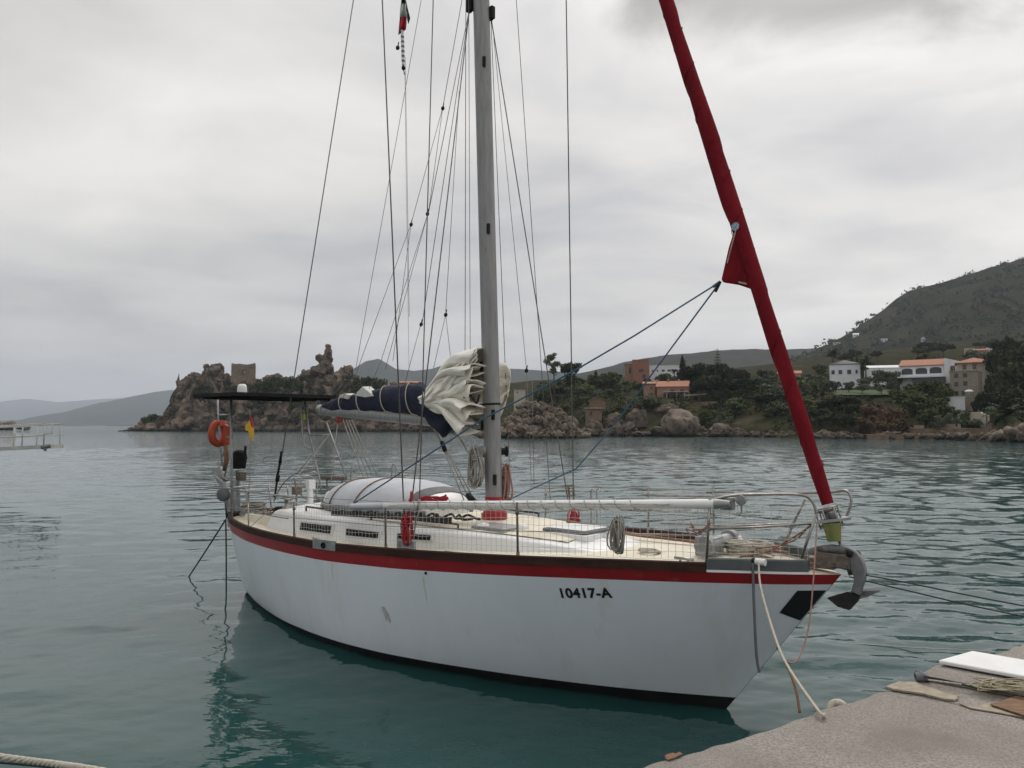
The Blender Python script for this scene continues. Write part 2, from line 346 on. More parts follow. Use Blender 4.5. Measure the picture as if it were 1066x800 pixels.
# ------------------------------------------------------------------ haze: one closed box of even air
hz = MB(); hz.box((0, 0, 449), (2 * S + 400, 2 * S + 400, 900))
hm = bpy.data.materials.new('haze_air'); hm.use_nodes = True; hn = hm.node_tree
for n in list(hn.nodes): hn.nodes.remove(n)
ho = hn.nodes.new('ShaderNodeOutputMaterial'); hv = hn.nodes.new('ShaderNodeVolumePrincipled')
hv.inputs['Color'].default_value = (0.76, 0.82, 0.93, 1); hv.inputs['Density'].default_value = 1.05e-4; hv.inputs['Anisotropy'].default_value = 0.1
hn.links.new(hv.outputs[0], ho.inputs['Volume'])
struct('haze', hz, hm, kind='stuff')

# ------------------------------------------------------------------ hills
def fbm(x, y, z=0.0, o=5, s=1.0): return mn.fractal(Vector((x * s, y * s, z)), 1.0, 2.0, o)
def ridge(name, pts, D, front, back, m, amp, nsc, nu=160, nv=26, power=0.8, base=-0.5):
    b = MB(); rows = []
    xs = [p[0] for p in pts]; ys = [p[1] for p in pts]
    for j in range(nv + 1):
        v = j / nv; row = []
        for i in range(nu + 1):
            px = xs[0] + (xs[-1] - xs[0]) * i / nu; py = float(np.interp(px, xs, ys)); top = wY(px, py, D).z
            if v <= 0.72:
                t = v / 0.72; d = D - front * (1 - t); z = base + (top - base) * t ** power
            else:
                t = (v - 0.72) / 0.28; d = D + back * t; z = top * (1 - t * t) + base * t * t
            X = (px - 533) / FPX * D * (0.35 + 0.65 * d / D)
            n = fbm(X, d, 3.1, 6, nsc); k = math.sin(math.pi * min(1, v / 0.72) * 0.97 + 0.05) if v <= 0.72 else 0.3
            row.append((X, d, z + amp * n * (0.25 + k) * min(1.0, max(top, 0) / (amp * 3 + 1))))
        rows.append(row)
    b.grid(rows); return struct(name, b, m, smooth=True)
M['farhill'] = mat('far_hill', (0.03, 0.036, 0.034), (0.045, 0.05, 0.045), rough=0.98, spec=0.0, scale=0.004)
M['hill'] = mat('maquis_hill', (0.018, 0.021, 0.013), (0.040, 0.038, 0.025), rough=0.98, scale=0.03, detail=9, c3=(0.046, 0.040, 0.029), s3=0.016, lo3=0.56, hi3=0.74, spec=0.0)
ridge('far_mountains', [(-260, 425), (-120, 414), (-40, 423), (0, 420), (25, 417), (60, 420), (95, 416), (130, 413), (165, 413), (230, 420), (330, 430), (420, 440)], 11500, 2500, 1500, M['farhill'], 60, 0.0006)
ridge('headland_hills', [(-200, 441.5), (10, 438), (40, 437), (60, 433), (92, 427), (112, 420), (132, 414), (160, 409), (185, 407), (230, 399), (300, 398), (380, 409), (460, 425)], 6000, 1500, 900, M['farhill'], 45, 0.0011)
ridge('distant_peak', [(300, 405), (352, 388), (368, 384), (380, 377), (393, 373.5), (402, 378), (412, 384), (430, 386), (450, 384), (465, 379.5), (482, 381), (540, 383), (575, 388), (640, 394), (700, 402)], 3300, 900, 700, M['farhill'], 26, 0.0022)
ridge('back_ridge', [(540, 420), (580, 397), (606, 389), (620, 385), (650, 378), (690, 373), (725, 370), (745, 367), (790, 364), (830, 363), (865, 361), (930, 352), (1050, 340), (1200, 330)], 2100, 700, 500, M['hill'], 22, 0.003)
big = ridge('wooded_hill', [(700, 412), (770, 396), (820, 378), (855, 360), (870, 356), (888, 347), (905, 336), (922, 325), (936, 313), (950, 304), (980, 296), (1012, 286), (1040, 278), (1066, 269), (1140, 250), (1260, 232), (1500, 225)], 1150, 620, 500, M['hill'], 17, 0.008, nu=240, nv=60, power=0.85)

# ------------------------------------------------------------------ wooded shore: one terrain sheet
SHORE = {470: [(345, 452), (352, 440), (380, 425), (450, 413), (620, 405)],
         560: [(262, 454.5), (268, 446), (280, 432), (330, 412), (450, 400), (620, 396)],
         610: [(200, 456), (204, 447), (214, 436), (240, 421), (300, 406), (450, 398), (620, 396)],
         680: [(198, 456), (203, 447), (212, 431), (226, 420), (243, 413), (300, 402), (420, 394), (620, 390)],
         760: [(194, 456.5), (199, 448), (210, 437), (232, 422), (262, 409), (330, 398), (450, 390), (620, 384)],
         860: [(170, 458), (175, 447), (184, 430), (202, 413), (240, 404), (285, 397), (400, 385), (620, 372)],
         960: [(162, 458.5), (167, 452), (176, 441), (188, 426), (206, 410), (235, 401), (300, 386), (400, 371), (620, 360)],
         1066: [(128, 463), (134, 456), (150, 447), (176, 440), (190, 428), (225, 408), (262, 396), (320, 377), (450, 362), (620, 352)],
         1350: [(112, 466), (120, 456), (150, 447), (176, 440), (190, 428), (225, 408), (262, 396), (320, 377), (450, 362), (620, 352)]}
SK = sorted(SHORE)
def _prof(k, D):
    P = SHORE[k]
    if D <= P[0][0]: return -1.5 - 0.15 * (P[0][0] - D)
    T = [(d, wY(533, py, d).z if i else -0.9) for i, (d, py) in enumerate(P)]
    return lerp_tab(D, T)
def ground_z(X, D):
    px = 533 + FPX * X / D; px = min(max(px, SK[0]), SK[-1])
    for a, b in zip(SK, SK[1:]):
        if a <= px <= b:
            t = (px - a) / (b - a); return _prof(a, D) * (1 - t) + _prof(b, D) * t
def gz(px, D): return ground_z((px - 533) / FPX * D, D)
M['slope'] = mat('scrub_slope', (0.022, 0.026, 0.013), (0.05, 0.046, 0.028), rough=0.98, spec=0.0, scale=0.25, detail=8, c3=(0.085, 0.066, 0.045), s3=0.09, lo3=0.55, hi3=0.7, bump=0.3, bscale=0.8)
b = MB(); rows = []
ds = [100 + 2.2 * i for i in range(60)] + [234 + 6 * i for i in range(64)]
for D in ds:
    row = []
    for i in range(150):
        px = 470 + 880 * i / 149; X = (px - 533) / FPX * D
        row.append((X, D, ground_z(X, D) + 0.7 * fbm(X, D, 1.0, 5, 0.12)))
    rows.append(row)
b.grid(rows); struct('shore_slope', b, M['slope'], smooth=True)
# the lawn below the white house
M['lawn'] = mat('lawn_grass', (0.030, 0.055, 0.016), (0.045, 0.07, 0.024), rough=0.95, scale=0.8)
b = MB(); rows = []
for j in range(9):
    row = []
    for i in range(25):
        px = 868 + 62 * i / 24 + 1.0 * math.sin(j * 1.3); D = 203 + 17 * j / 8; X = (px - 533) / FPX * D
        row.append((X, D, ground_z(X, D) + 0.35 + 0.1 * fbm(X, D, 2, 3, 0.4)))
    rows.append(row)
b.grid(rows); struct('lawn', b, M['lawn'], smooth=True)

# ------------------------------------------------------------------ rocks
_ico = bmesh.new(); bmesh.ops.create_icosphere(_ico, subdivisions=3, radius=1.0)
ICO_V = [v.co.copy() for v in _ico.verts]; ICO_F = [tuple(v.index for v in f.verts) for f in _ico.faces]; _ico.free()
def rock_verts(c, r, seed, facet=0.22):
    rnd = random.Random(seed); o = Vector((rnd.uniform(-50, 50), rnd.uniform(-50, 50), rnd.uniform(-50, 50)))
    q = Matrix.Rotation(rnd.uniform(0, 6.3), 3, Vector((rnd.uniform(-.4, .4), rnd.uniform(-.4, .4), 1)).normalized())
    P = []
    planes = [Vector((rnd.gauss(0, 1), rnd.gauss(0, 1), rnd.gauss(0, 1))).normalized() for _ in range(9)]
    for v in ICO_V:
        k = 1.0
        for p in planes:
            d = v.dot(p)
            if d > 0.72: k = min(k, 0.72 / d + 0.02)
        k += 0.10 * mn.noise(v * 2.2 + o)
        p = v * k; P.append(Vector(c) + q @ Vector((p.x * r[0], p.y * r[1], p.z * r[2])))
    return P
M['rock'] = mat('brown_cliff_rock', (0.045, 0.036, 0.029), (0.185, 0.138, 0.102), rough=0.95, scale=0.22, detail=10, lo=0.38, hi=0.62, c3=(0.04, 0.030, 0.025), s3=0.5, lo3=0.56, hi3=0.68, bump=0.25, bscale=1.2)
def wet_foot(m, z0=0.15, z1=0.9):
    nt = m.node_tree; N = nt.nodes; L = nt.links; b = N['Principled BSDF']; src = b.inputs['Base Color'].links[0].from_socket
    g = N.new('ShaderNodeNewGeometry'); sp = N.new('ShaderNodeSeparateXYZ'); L.new(g.outputs['Position'], sp.inputs[0]); r = N.new('ShaderNodeMapRange'); r.inputs[1].default_value = z0; r.inputs[2].default_value = z1; L.new(sp.outputs[2], r.inputs[0])
    x = N.new('ShaderNodeMixRGB'); L.new(r.outputs[0], x.inputs[0]); x.inputs[1].default_value = (.018, .015, .012, 1); L.new(src, x.inputs[2]); L.new(x.outputs[0], b.inputs['Base Color'])
M['shorerock'] = mat('dark_shore_rock', (0.045, 0.036, 0.029), (0.125, 0.096, 0.074), rough=0.95, scale=0.5, detail=10, lo=0.36, hi=0.64, c3=(0.03, 0.025, 0.02), s3=0.9, lo3=0.5, hi3=0.66, bump=0.2, bscale=1.6); wet_foot(M['shorerock'])
wet_foot(M['rock'], .4, 1.8)
M['palerock'] = mat('tan_islet_rock', (0.085, 0.068, 0.054), (0.20, 0.16, 0.125), rough=0.95, scale=0.35, detail=10, lo=0.38, hi=0.62, c3=(0.10, 0.075, 0.06), s3=0.8, lo3=0.56, hi3=0.70, bump=0.15, bscale=2.2)
wet_foot(M['palerock'])
M['boulderrock'] = mat('weathered_boulder', (0.085, 0.066, 0.052), (0.19, 0.15, 0.118), rough=0.95, scale=0.35, detail=10, lo=0.36, hi=0.64, c3=(0.045, 0.036, 0.03), s3=0.55, lo3=0.52, hi3=0.64, bump=0.25, bscale=1.2); wet_foot(M['boulderrock'])
def rockpile(name, blobs, voxel, m, dsp, dsc):
    b = MB()
    for i, (c, r) in enumerate(blobs): b.add(rock_verts(c, r, i * 13 + 5), ICO_F)
    o = b.build(name, m); me = o.data
    nrm = [v.normal.copy() for v in me.vertices]
    for v in me.vertices:
        p = v.co * dsc
        d, _ = mn.voronoi(p + Vector((mn.noise(p * 1.7), mn.noise(p * 1.7 + Vector((9, 1, 3))), mn.noise(p * 1.7 + Vector((4, 7, 2))))) * 0.35)
        crack = min(1.0, (d[1] - d[0]) * 3.0)
        v.co += nrm[v.index] * dsp * ((crack - 0.75) * 0.9 + 0.6 * mn.fractal(p * 2.3, 0.9, 2.0, 4))
    me.polygons.foreach_set('use_smooth', [False] * len(me.polygons)); me.update()
    put(o, None, None, None, 'structure'); return o
HSIL = [(128, 449), (140, 446), (148, 438), (158, 433), (172, 431), (181, 425), (185, 412), (187, 400), (195, 391), (204, 387), (212, 387), (216, 380), (229, 378.5), (231, 387), (239, 390), (243, 397), (266, 397), (270, 394), (280, 392), (287, 388), (297, 393), (310, 391), (320, 385), (327, 386), (331, 383), (346, 383), (350, 388), (354, 384), (356, 379), (361, 380), (366, 389), (374, 393), (392, 394), (410, 399), (430, 403), (455, 407), (485, 414), (520, 424), (550, 440), (575, 449)]
rn = random.Random(3); bl = []
px = 132.0
while px < 572:
    top = lerp_tab(px, HSIL); y = 450.5; D0 = 373 if px < 330 else 373 - (px - 330) * 0.18
    while y > top + 1:
        D = D0 + (450.5 - y) * 0.30 + rn.uniform(-2.5, 2.5)
        r = rn.choice((rn.uniform(2.6, 4.5), rn.uniform(5, 9.5))) * (1.0 if y > top + 12 else 0.62); rz = r * rn.uniform(0.8, 1.7)
        yy = max(y, top + rz * 0.80)
        p = wY(px + rn.uniform(-2, 2), yy, D); k = D / FPX
        bl.append((p, (r * k, r * k * 1.1, rz * k)))
        y -= r * rn.uniform(0.7, 1.15)
    mid = (450.5 + top) / 2; k = D0 / FPX; h = (450.5 - top) / 2   # solid core behind the face
    p = wY(px, mid + 2, D0 + 9 + h * 0.15); bl.append((p, (5.0 * k, 9.0, max(1.5, h * k * 0.86))))
    px += rn.uniform(3.6, 5.6)
for (cx, cy, rx, ry) in [(341.5, 367, 5.2, 8), (340.5, 374, 6.4, 9), (335, 376, 6.0, 10), (339, 382, 9.5, 10), (333, 386, 10, 9), (224, 386, 7, 8), (357, 388, 4.5, 10), (196, 402, 8, 12), (185.5, 404, 2.6, 16)]:
    p = wY(cx, cy, 386); k = 386 / FPX; bl.append((p, (rx * k, rx * k, ry * k)))
rockpile('rocky_headland', bl, 0.55, M['rock'], 1.15, 0.15)
ISIL = [(512, 448), (524, 440), (534, 428), (542, 419), (552, 417), (566, 419), (577, 423), (588, 428), (594, 437), (598, 444), (606, 449), (612, 454)]
bl = []; px = 506.0
while px < 612:
    top = lerp_tab(px, ISIL); y = 456.5
    while y > top + 0.5:
        D = 172 + (456 - y) * 0.16 + rn.uniform(-1, 1); r = rn.choice((rn.uniform(2.2, 3.6), rn.uniform(4, 6.8))); rz = r * rn.uniform(0.75, 1.1); yy = max(y, top + rz * 0.9)
        p = wY(px + rn.uniform(-2, 2), yy, D); k = D / FPX; bl.append((p, (r * k, r * k, rz * k))); y -= r * rn.uniform(0.8, 1.3)
    h = (456 - top) / 2; k = 178 / FPX; p = wY(px, (456 + top) / 2 + 2, 178); bl.append((p, (4.5 * k, 3.5, max(0.4, h * k * 0.8))))
    px += rn.uniform(2.8, 4.6)
rockpile('rocky_islet', bl, 0.24, M['palerock'], 0.30, 0.75)
bl = []
for px in range(-30, 11, 5): bl.append((wY(px, 442.5 + rn.uniform(0, 2), 470), (4.0, 5, rn.uniform(2.2, 3.6))))
rockpile('flat_islet', bl, 0.5, M['palerock'], 0.4, 0.4)
bl = [(wY(x, 446.3, 480), (rr, 2.5, rr * 0.45)) for x, rr in ((21, 2.0), (25, 2.6), (29, 1.6))]
rockpile('low_reef', bl, 0.4, M['antifoul'], 0.15, 0.6)
bl = []
for i in range(150):                                  # broken rocks along the foot of the wooded shore
    px = rn.uniform(606, 1120); D = lerp_tab(px, [(606, 199), (680, 198), (760, 195), (860, 170), (960, 162), (1066, 129), (1120, 126)]) + rn.uniform(-2.0, 1.5)
    r = rn.uniform(0.6, 2.0) * (1.5 if px < 640 else 1.0); X = (px - 533) / FPX * D; bl.append(((X, D, rn.uniform(-0.3, 0.5 if px > 780 else 1.6)), (r * rn.uniform(1, 1.5), r, r * rn.uniform(0.6, 0.95))))
for (px, y0, y1, w, D) in [(640, 428, 455, 22, 201), (618, 436, 455, 14, 200), (664, 424, 455, 26, 205), (652, 441, 456, 20, 199), (693, 420, 440, 30, 212), (676, 409, 425, 16, 222)]:
    a = wY(px, (y0 + y1) / 2, D); k = D / FPX; bl.append((a, (w / 2 * k, 3.5, (y1 - y0) / 2 * k)))
rockpile('shore_rocks', bl, 0.3, M['shorerock'], 0.45, 0.6)

# ------------------------------------------------------------------ quay
QZ = 1.05
M['concrete'] = mat('quay_concrete', (0.165, 0.148, 0.132), (0.345, 0.315, 0.285), rough=0.92, scale=75, detail=3, lo=0.34, hi=0.68, c3=(0.155, 0.135, 0.118), s3=1.1, lo3=0.45, hi3=0.75, bump=0.008, bscale=60)
M['paleconc'] = mat('pale_mortar', (0.34, 0.29, 0.22), (0.24, 0.205, 0.16), rough=0.9, scale=22, bump=0.004, bscale=30)
M['rustplate'] = mat('rusted_iron', (0.11, 0.055, 0.025), (0.19, 0.11, 0.055), rough=0.8, scale=9, stretch=(1, 4, 1), bump=0.003)
edge = [(500, 849), (560, 829), (650, 800), (700, 786), (740, 774), (795, 758.5), (850, 737.5), (890, 726), (923, 716), (954, 706.5), (1000, 691), (1040, 677), (1066, 668), (1200, 622), (1500, 540)]
def jag(P, amp, n, seed):
    r = random.Random(seed); out = []
    for a, b in zip(P, P[1:]):
        for k in range(n): out.append(a.lerp(b, k / n) + Vector((r.uniform(-amp, amp), r.uniform(-amp, amp), 0)))
    out.append(P[-1]); return out
E0 = bez(jag([wZ(x, y, QZ) for x, y in edge], 0.012, 4, 4), 3)
q = MB(); inward = Vector((0.55, -0.83, 0)).normalized(); rows = []
for k, (d, z) in enumerate([(0.06, -1.2), (0.05, 0.2), (0.02, QZ - 0.10), (0.0, QZ - 0.045), (-0.02, QZ - 0.012), (-0.05, QZ)] + [(-0.12 - 0.35 * t ** 1.5, QZ) for t in range(1, 10)] + [(-14, QZ)]):
    rows.append([Vector((p.x, p.y, 0)) - inward * d + Vector((0, 0, z + (0.006 * mn.noise(Vector((p.x * 6 + k, p.y * 6, k * .7))) if k > 3 else 0.02 * mn.noise(p * 5 + Vector((0, 0, k)))))) for p in E0])
q.grid(rows); struct('quay', q, M['concrete'], smooth=True, angle=50)
def slab(poly, h, z=QZ): return [wZ(x, y, z) for x, y in poly], (0, 0, h)
q = MB(); P, v = slab([(957, 707.5), (975, 697), (1040, 690), (1200, 700), (1200, 754), (1066, 728), (1010, 717)], 0.03, QZ + 0.006); q.prism(P, v)
struct('quay_coping', q, M['concrete'])
q = MB(); P, v = slab([(921, 717), (936, 711), (952, 712), (972, 719), (990, 725.5), (998, 727), (994, 730.5), (984, 730), (962, 724), (940, 721)], 0.012, QZ + 0.006); q.prism(jag(P + [P[0]], 0.008, 4, 2)[:-1], v)
q.prism([wZ(x, y, QZ + 0.006) for x, y in [(998, 733), (1018, 737), (1028, 733), (1036, 735), (1052, 741), (1080, 747), (1080, 750), (1040, 743), (1010, 738)]], (0, 0, 0.006))
struct('mortar_patch', q, M['paleconc'])

# ==================================================================== the sailing boat
boat = thing('sailboat', 'white hulled sailing yacht with red sheer stripe moored beside the quay', 'sailboat', (0, 0, 0), boat=True)
WLT = [(-8.45, .29), (-7.476, .655), (-6.66, .909), (-6.025, 1.075), (-5.147, 1.205), (-4.49, 1.24), (-3.803, 1.19), (-3.115, 1.06), (-2.51, .905), (-1.932, .745), (-1.406, .58), (-.923, .405), (-.468, .218), (0, .012)]
SHT = [(-8.62, .57), (-8.2, .80), (-7.84, .95), (-7.0, 1.22), (-6.4, 1.34), (-5.6, 1.46), (-4.8, 1.52), (-4, 1.53), (-3.13, 1.50), (-2.2, 1.40), (-1.4, 1.27), (-.7, 1.07), (0, .83), (.6, .49), (.9, .26), (1.13, .015)]
ZST = [(-8.62, 1.25), (-7.5, 1.245), (-6.2, 1.245), (-4.6, 1.265), (-3.2, 1.325), (-2.1, 1.375), (-1.2, 1.42), (-.2, 1.455), (.5, 1.465), (1.13, 1.455)]
def smooth_tab(T, n=300):
    xs = np.linspace(T[0][0], T[-1][0], n); ys = np.interp(xs, [t[0] for t in T], [t[1] for t in T])
    k = np.ones(15) / 15; pad = np.concatenate([2 * ys[0] - ys[7:0:-1], ys, 2 * ys[-1] - ys[-2:-9:-1]]); return xs, np.convolve(pad, k, 'valid')
_W = smooth_tab(WLT); _S = smooth_tab(SHT); _Z = smooth_tab(ZST)
bwl = lambda x: max(0.004, float(np.interp(x, *_W))); bdk = lambda x: max(0.012, float(np.interp(x, *_S))); zsh = lambda x: float(np.interp(x, *_Z))
XB, XS, XWS = 1.13, -8.62, -8.45
def hull_pt(u, v, off=0.0):
    xw = XWS * u; xs = XB + (XS - XB) * u; x = xw + (xs - xw) * v; z = zsh(xs) * v
    k = 0.60 + 0.35 * (1 - u) ** 5
    if v >= 0: b = bwl(xw) + (bdk(xs) - bwl(xw)) * v ** k
    else: b = bwl(xw) * (1 + v * 0.6)
    return Vector((x, -(b + off), z))
def hull_uv(x, z):
    v = z / zsh(x); u = 0.5
    for _ in range(5):
        u = (XB * v - x) / (-XWS * (1 - v) + (XB - XS) * v); u = min(max(u, 0), 1); v = z / zsh(XB + (XS - XB) * u)
    return u, v
def hull_s(x, z, off=0.0): u, v = hull_uv(x, z); return hull_pt(u, v, off)
US = [(1 - math.cos(math.pi * i / 60)) / 2 * 0.5 + 0.5 * i / 60 for i in range(61)]
def hull_band(name, vf0, vf1, n, m, parent, off=0.0, u0=0, u1=60):
    b = MB()
    for s in (1, -1):
        rows = []
        for j in range(n + 1):
            row = []
            for i in range(u0, u1 + 1):
                u = US[i]; a, c = vf0(u), vf1(u); p = hull_pt(u, a + (c - a) * j / n, off); row.append(Vector((p.x, p.y * s, p.z)))
            rows.append(row)
        b.grid(rows)
    rows = []                                                     # transom
    for j in range(n + 1):
        a, c = vf0(1), vf1(1); p = hull_pt(1, a + (c - a) * j / n, off); rows.append([Vector((p.x - 0.07 * (1 - (t / 6 * 2 - 1) ** 2), p.y * (1 - t / 3.0), p.z)) for t in range(7)])
    b.grid(rows); bmv = b
    o = bmv.build(name, m, parent); bm = bmesh.new(); bm.from_mesh(o.data); bmesh.ops.remove_doubles(bm, verts=bm.verts, dist=0.002); bmesh.ops.recalc_face_normals(bm, faces=bm.faces); bm.to_mesh(o.data); bm.free()
    o.data.polygons.foreach_set('use_smooth', [True] * len(o.data.polygons)); o.data.set_sharp_from_angle(angle=R(40)); return o
zsu = lambda u: zsh(XB + (XS - XB) * u)
vboot = lambda u: (0.135 - 0.075 * u) / zsu(u)
vred = lambda u: 1 - (0.096 + 0.048 * min(1, u * 2.2)) / zsu(u)
hull_band('antifouling', lambda u: -0.35, vboot, 5, M['antifoul'], boat)
hull_band('hull', vboot, vred, 18, M['hull'], boat)
hull_band('sheer_stripe', vred, lambda u: 1.0, 3, M['red'], boat)
# deck, toe rail
b = MB(); rows = []
for i in range(61):
    u = US[i]; p = hull_pt(u, 1.0); w_ = -p.y; rows.append([Vector((p.x, w_ * t / 8, p.z + 0.002 + 0.05 * (1 - (t / 8) ** 2) * min(1, w_ / 0.8))) for t in range(-8, 9)])
b.grid(rows); b.build('deck', M['deck'], boat, smooth=True)
def deck_z(x, y): w_ = bdk(x); return zsh(x) + 0.002 + 0.05 * max(0, 1 - (y / w_) ** 2) * min(1, w_ / 0.8)
def rail(name, x0, x1, h, wd, m, zoff=0.0, n=70, both=True, out=0.012):
    b = MB()
    for s in ((1, -1) if both else (1,)):
        rows = []
        for i in range(n + 1):
            x = x0 + (x1 - x0) * i / n; y = bdk(x) + out; z = zsh(x) + zoff
            rows.append([Vector((x, -s * q, r)) for q, r in ((y, z), (y, z + h * .9), (y - .012, z + h), (y - wd + .012, z + h), (y - wd, z + h * .9), (y - wd, z))])
        k = len(b.v); b.grid(rows, 0, True); b.f += [tuple(range(k, k + 6)), tuple(range(k + n * 6, k + n * 6 + 6))]; b.m += [0, 0]
    return b.build(name, m, boat, smooth=True, angle=35)
xr = aY(735, 588, -.74).x
rail('toe_rail', XS + 0.02, xr, 0.09, 0.055, M['teak'])
rail('bow_rail', xr + .003, aY(839, 590, -.28).x, 0.10, 0.06, M['greyrail'], 0.03, n=20)
rail('rail_strip', aY(668, 592, -.95).x, aY(839, 590, -.28).x, 0.024, 0.05, M['white'], 0.003, n=20, out=0.008)
# transom rail
b = MB(); b.tube([(XS - 0.01 - 0.07 * (1 - (t / 5) ** 2), 0.56 * t / 5, zsh(XS) + .05) for t in range(-5, 6)], 0.05, 6); b.build('transom_rail', M['teak'], boat, smooth=True)
# fairlead plate on the rail
xa, xb_ = aY(328, 570, -1.5).x, aY(352, 570, -1.5).x
b = MB(); b.prism([hull_s(x, zsh(x) - .01, .022) + Vector((0, 0, z)) for x, z in ((xa, 0.008), (xb_, .008), (xb_, .125), (xa, .125))], (0, .02, 0)); fl = b.build('fairlead_plate', M['dullsteel'], boat)
b = MB(); b.ring(hull_s((xa + xb_) / 2, zsh(-4.6), .03) + Vector((0, 0, .055)), (0, 1, 0), .028, .012, 16, 6); b.build('fairlead_ring', M['black'], fl, smooth=True)
# stem protection plate
b = MB(); rows = []
for i in range(9):
    t = i / 8; lo, hi = Vector(aY(838, 646, 0)), Vector(aY(865, 615, 0)); c = lo.lerp(hi, t); row = []; wf_ = min(1.0, .06 + t / .27)
    for j in range(7):
        z = c.z; xx = z / 1.455 * 1.13 - 0.004 - 0.195 * wf_ * j / 6; row.append(hull_s(xx, z, .006))
    rows.append(row)
b.grid(rows); b.grid([[Vector((p.x, -p.y, p.z)) for p in r] for r in rows]); b.build('stem_plate', M['mark'], boat, smooth=True)
# registration number on the topsides
cu = bpy.data.curves.new('registration', 'FONT'); cu.body = '10417-A'; cu.size = 1.0; cu.offset = 0.036; cu.space_character = 1.08
to = bpy.data.objects.new('registration_tmp', cu); COL.objects.link(to); dg = bpy.context.evaluated_depsgraph_get(); dg.update()
tm = bpy.data.meshes.new_from_object(to.evaluated_get(dg)); bpy.data.objects.remove(to)
tb = bmesh.new(); tb.from_mesh(tm); bmesh.ops.subdivide_edges(tb, edges=[e for e in tb.edges if e.calc_length() > .25], cuts=2); bmesh.ops.triangulate(tb, faces=tb.faces); tb.to_mesh(tm); tb.free()
co = np.array([v.co[:] for v in tm.vertices]); x0, x1, y0, y1 = co[:, 0].min(), co[:, 0].max(), co[:, 1].min(), co[:, 1].max()
pa, pb_ = aY(590.3, 622, -1.0), aY(638.8, 622.5, -.93); za = aY(590.3, 621.6, -1.0).z; zb = aY(638.8, 622.8, -.93).z; hh = aY(590.3, 610.3, -1.0).z - za
for v in tm.vertices:
    t = (v.co.x - x0) / (x1 - x0); s = (v.co.y - y0) / (y1 - y0); v.co = hull_s(pa.x + (pb_.x - pa.x) * t, za + (zb - za) * t + hh * s, .005)
tm.materials.clear(); tm.materials.append(M['mark']); no = bpy.data.objects.new('registration_number', tm); COL.objects.link(no); no.parent = boat
# scuff and through-hull fittings
b = MB(); c = aY(403, 640, -1.36); b.prism([hull_s(c.x + x, c.z + z, .004) for x, z in ((-.05, .09), (0, .10), (.05, .03), (.07, -.07), (.04, -.09), (.02, 0), (0, -.08), (-.02, -.03))], (0, -.001, 0)); b.build('scuff_mark', M['scuff'], boat)
for px, py in ((442, 597), (774, 699)):
    b = MB(); c = aY(px, py, -.9 if px > 600 else -1.45); c = hull_s(c.x, c.z, 0); b.lathe([(0, .012), (.014, .010), (.02, 0)], c, (0, -1, 0), 10); b.build('drain_outlet', M['black'], boat, smooth=True)

M['weep'] = mat('rust_weep', (.60, .54, .45), (.68, .66, .62), rough=.5, scale=14)
for px, py, L_, wd in ((442, 599, .30, .010), (774, 702, .20, .008), (352, 584, .22, .012)):
    c = aY(px, py, -1.4 if px < 600 else -.8); rows = []
    for k in range(9): t = k / 8; h = wd * (1 - t) ** .7 + .001; rows.append([hull_s(c.x - h, c.z - .015 - L_ * t, .0025), hull_s(c.x + h, c.z - .015 - L_ * t, .0025)])
    b = MB(); b.grid(rows); b.build('rust_weep', M['weep'], boat, smooth=True)
# ---- coachroof
CW = [(-6.95, .86), (-6.5, .96), (-6.2, .99), (-5.2, 1.02), (-4.2, 1.02), (-3.2, .96), (-2.2, .80), (-1.5, .60), (-1.0, .42)]
CHT = [(-6.95, .12), (-6.8, .24), (-6.55, .29), (-5, .27), (-4, .235), (-3.1, .195), (-2.2, .135), (-1.7, .08), (-1.2, .0), (-1.0, -.07)]
def roof_z(x, y=0.0): w_ = lerp_tab(x, CW); return zsh(x) + .04 + lerp_tab(x, CHT) + .05 * (1 - min(1, abs(y) / w_) ** 2)
b = MB(); rows = []
for i in range(50):
    x = -6.95 + 5.95 * i / 49; w_ = lerp_tab(x, CW); h = lerp_tab(x, CHT); zb_ = zsh(x) - .01
    half = [(w_ + .02, zb_), (w_, zb_ + .05 + .3 * h)]
    for k in range(5): a = k / 4 * math.pi / 2; half.append((w_ - .03 - .05 + .05 * math.cos(a), zb_ + .05 + h - .05 + .05 * math.sin(a)))
    for t in (.75, .5, .25, 0): half.append(((w_ - .08) * t, zb_ + .05 + h + .05 * (1 - t * t)))
    row = [Vector((x, -y, z)) for y, z in half] + [Vector((x, y, z)) for y, z in reversed(half[:-1])]; rows.append(row)
b.grid(rows); b.f.append(tuple(range(len(rows[0])))); b.m.append(0); coach = b.build('coachroof', M['gelcoat'], boat, smooth=True, angle=45)
b = MB(); rows = []
for i in range(40):
    x = -4.6 + 3.0 * i / 39; w_ = lerp_tab(x, CW) - .16; rows.append([Vector((x, w_ * t / 6, roof_z(x, w_ * t / 6 * 1.05) + .008)) for t in range(-6, 7)])
b.grid(rows); b.build('nonslip_panel', M['deck'], coach, smooth=True)
for q in ([(314, 544), (346.7, 547.4), (345, 555.6), (312.7, 551.5)], [(362.5, 550.4), (395.3, 554.3), (394.4, 560.4), (361.8, 557.2)], [(414, 555.5), (446.5, 557.6), (445.4, 563), (413.6, 561)]):
    P = [aY(x, y, -1.015) for x, y in q]; cx = sum(p.x for p in P) / 4; cz = sum(p.z for p in P) / 4
    b = MB(); b.prism([Vector((cx + (p.x - cx) * 1.10, -lerp_tab(p.x, CW) - .018, cz + (p.z - cz) * 1.45)) for p in P], (0, .03, 0)); fr = b.build('portlight', M['white'], coach)
    b = MB(); b.prism([Vector((p.x, -lerp_tab(p.x, CW) - .026, p.z)) for p in P], (0, .01, 0)); b.build('pane', M['darkglass'], fr)
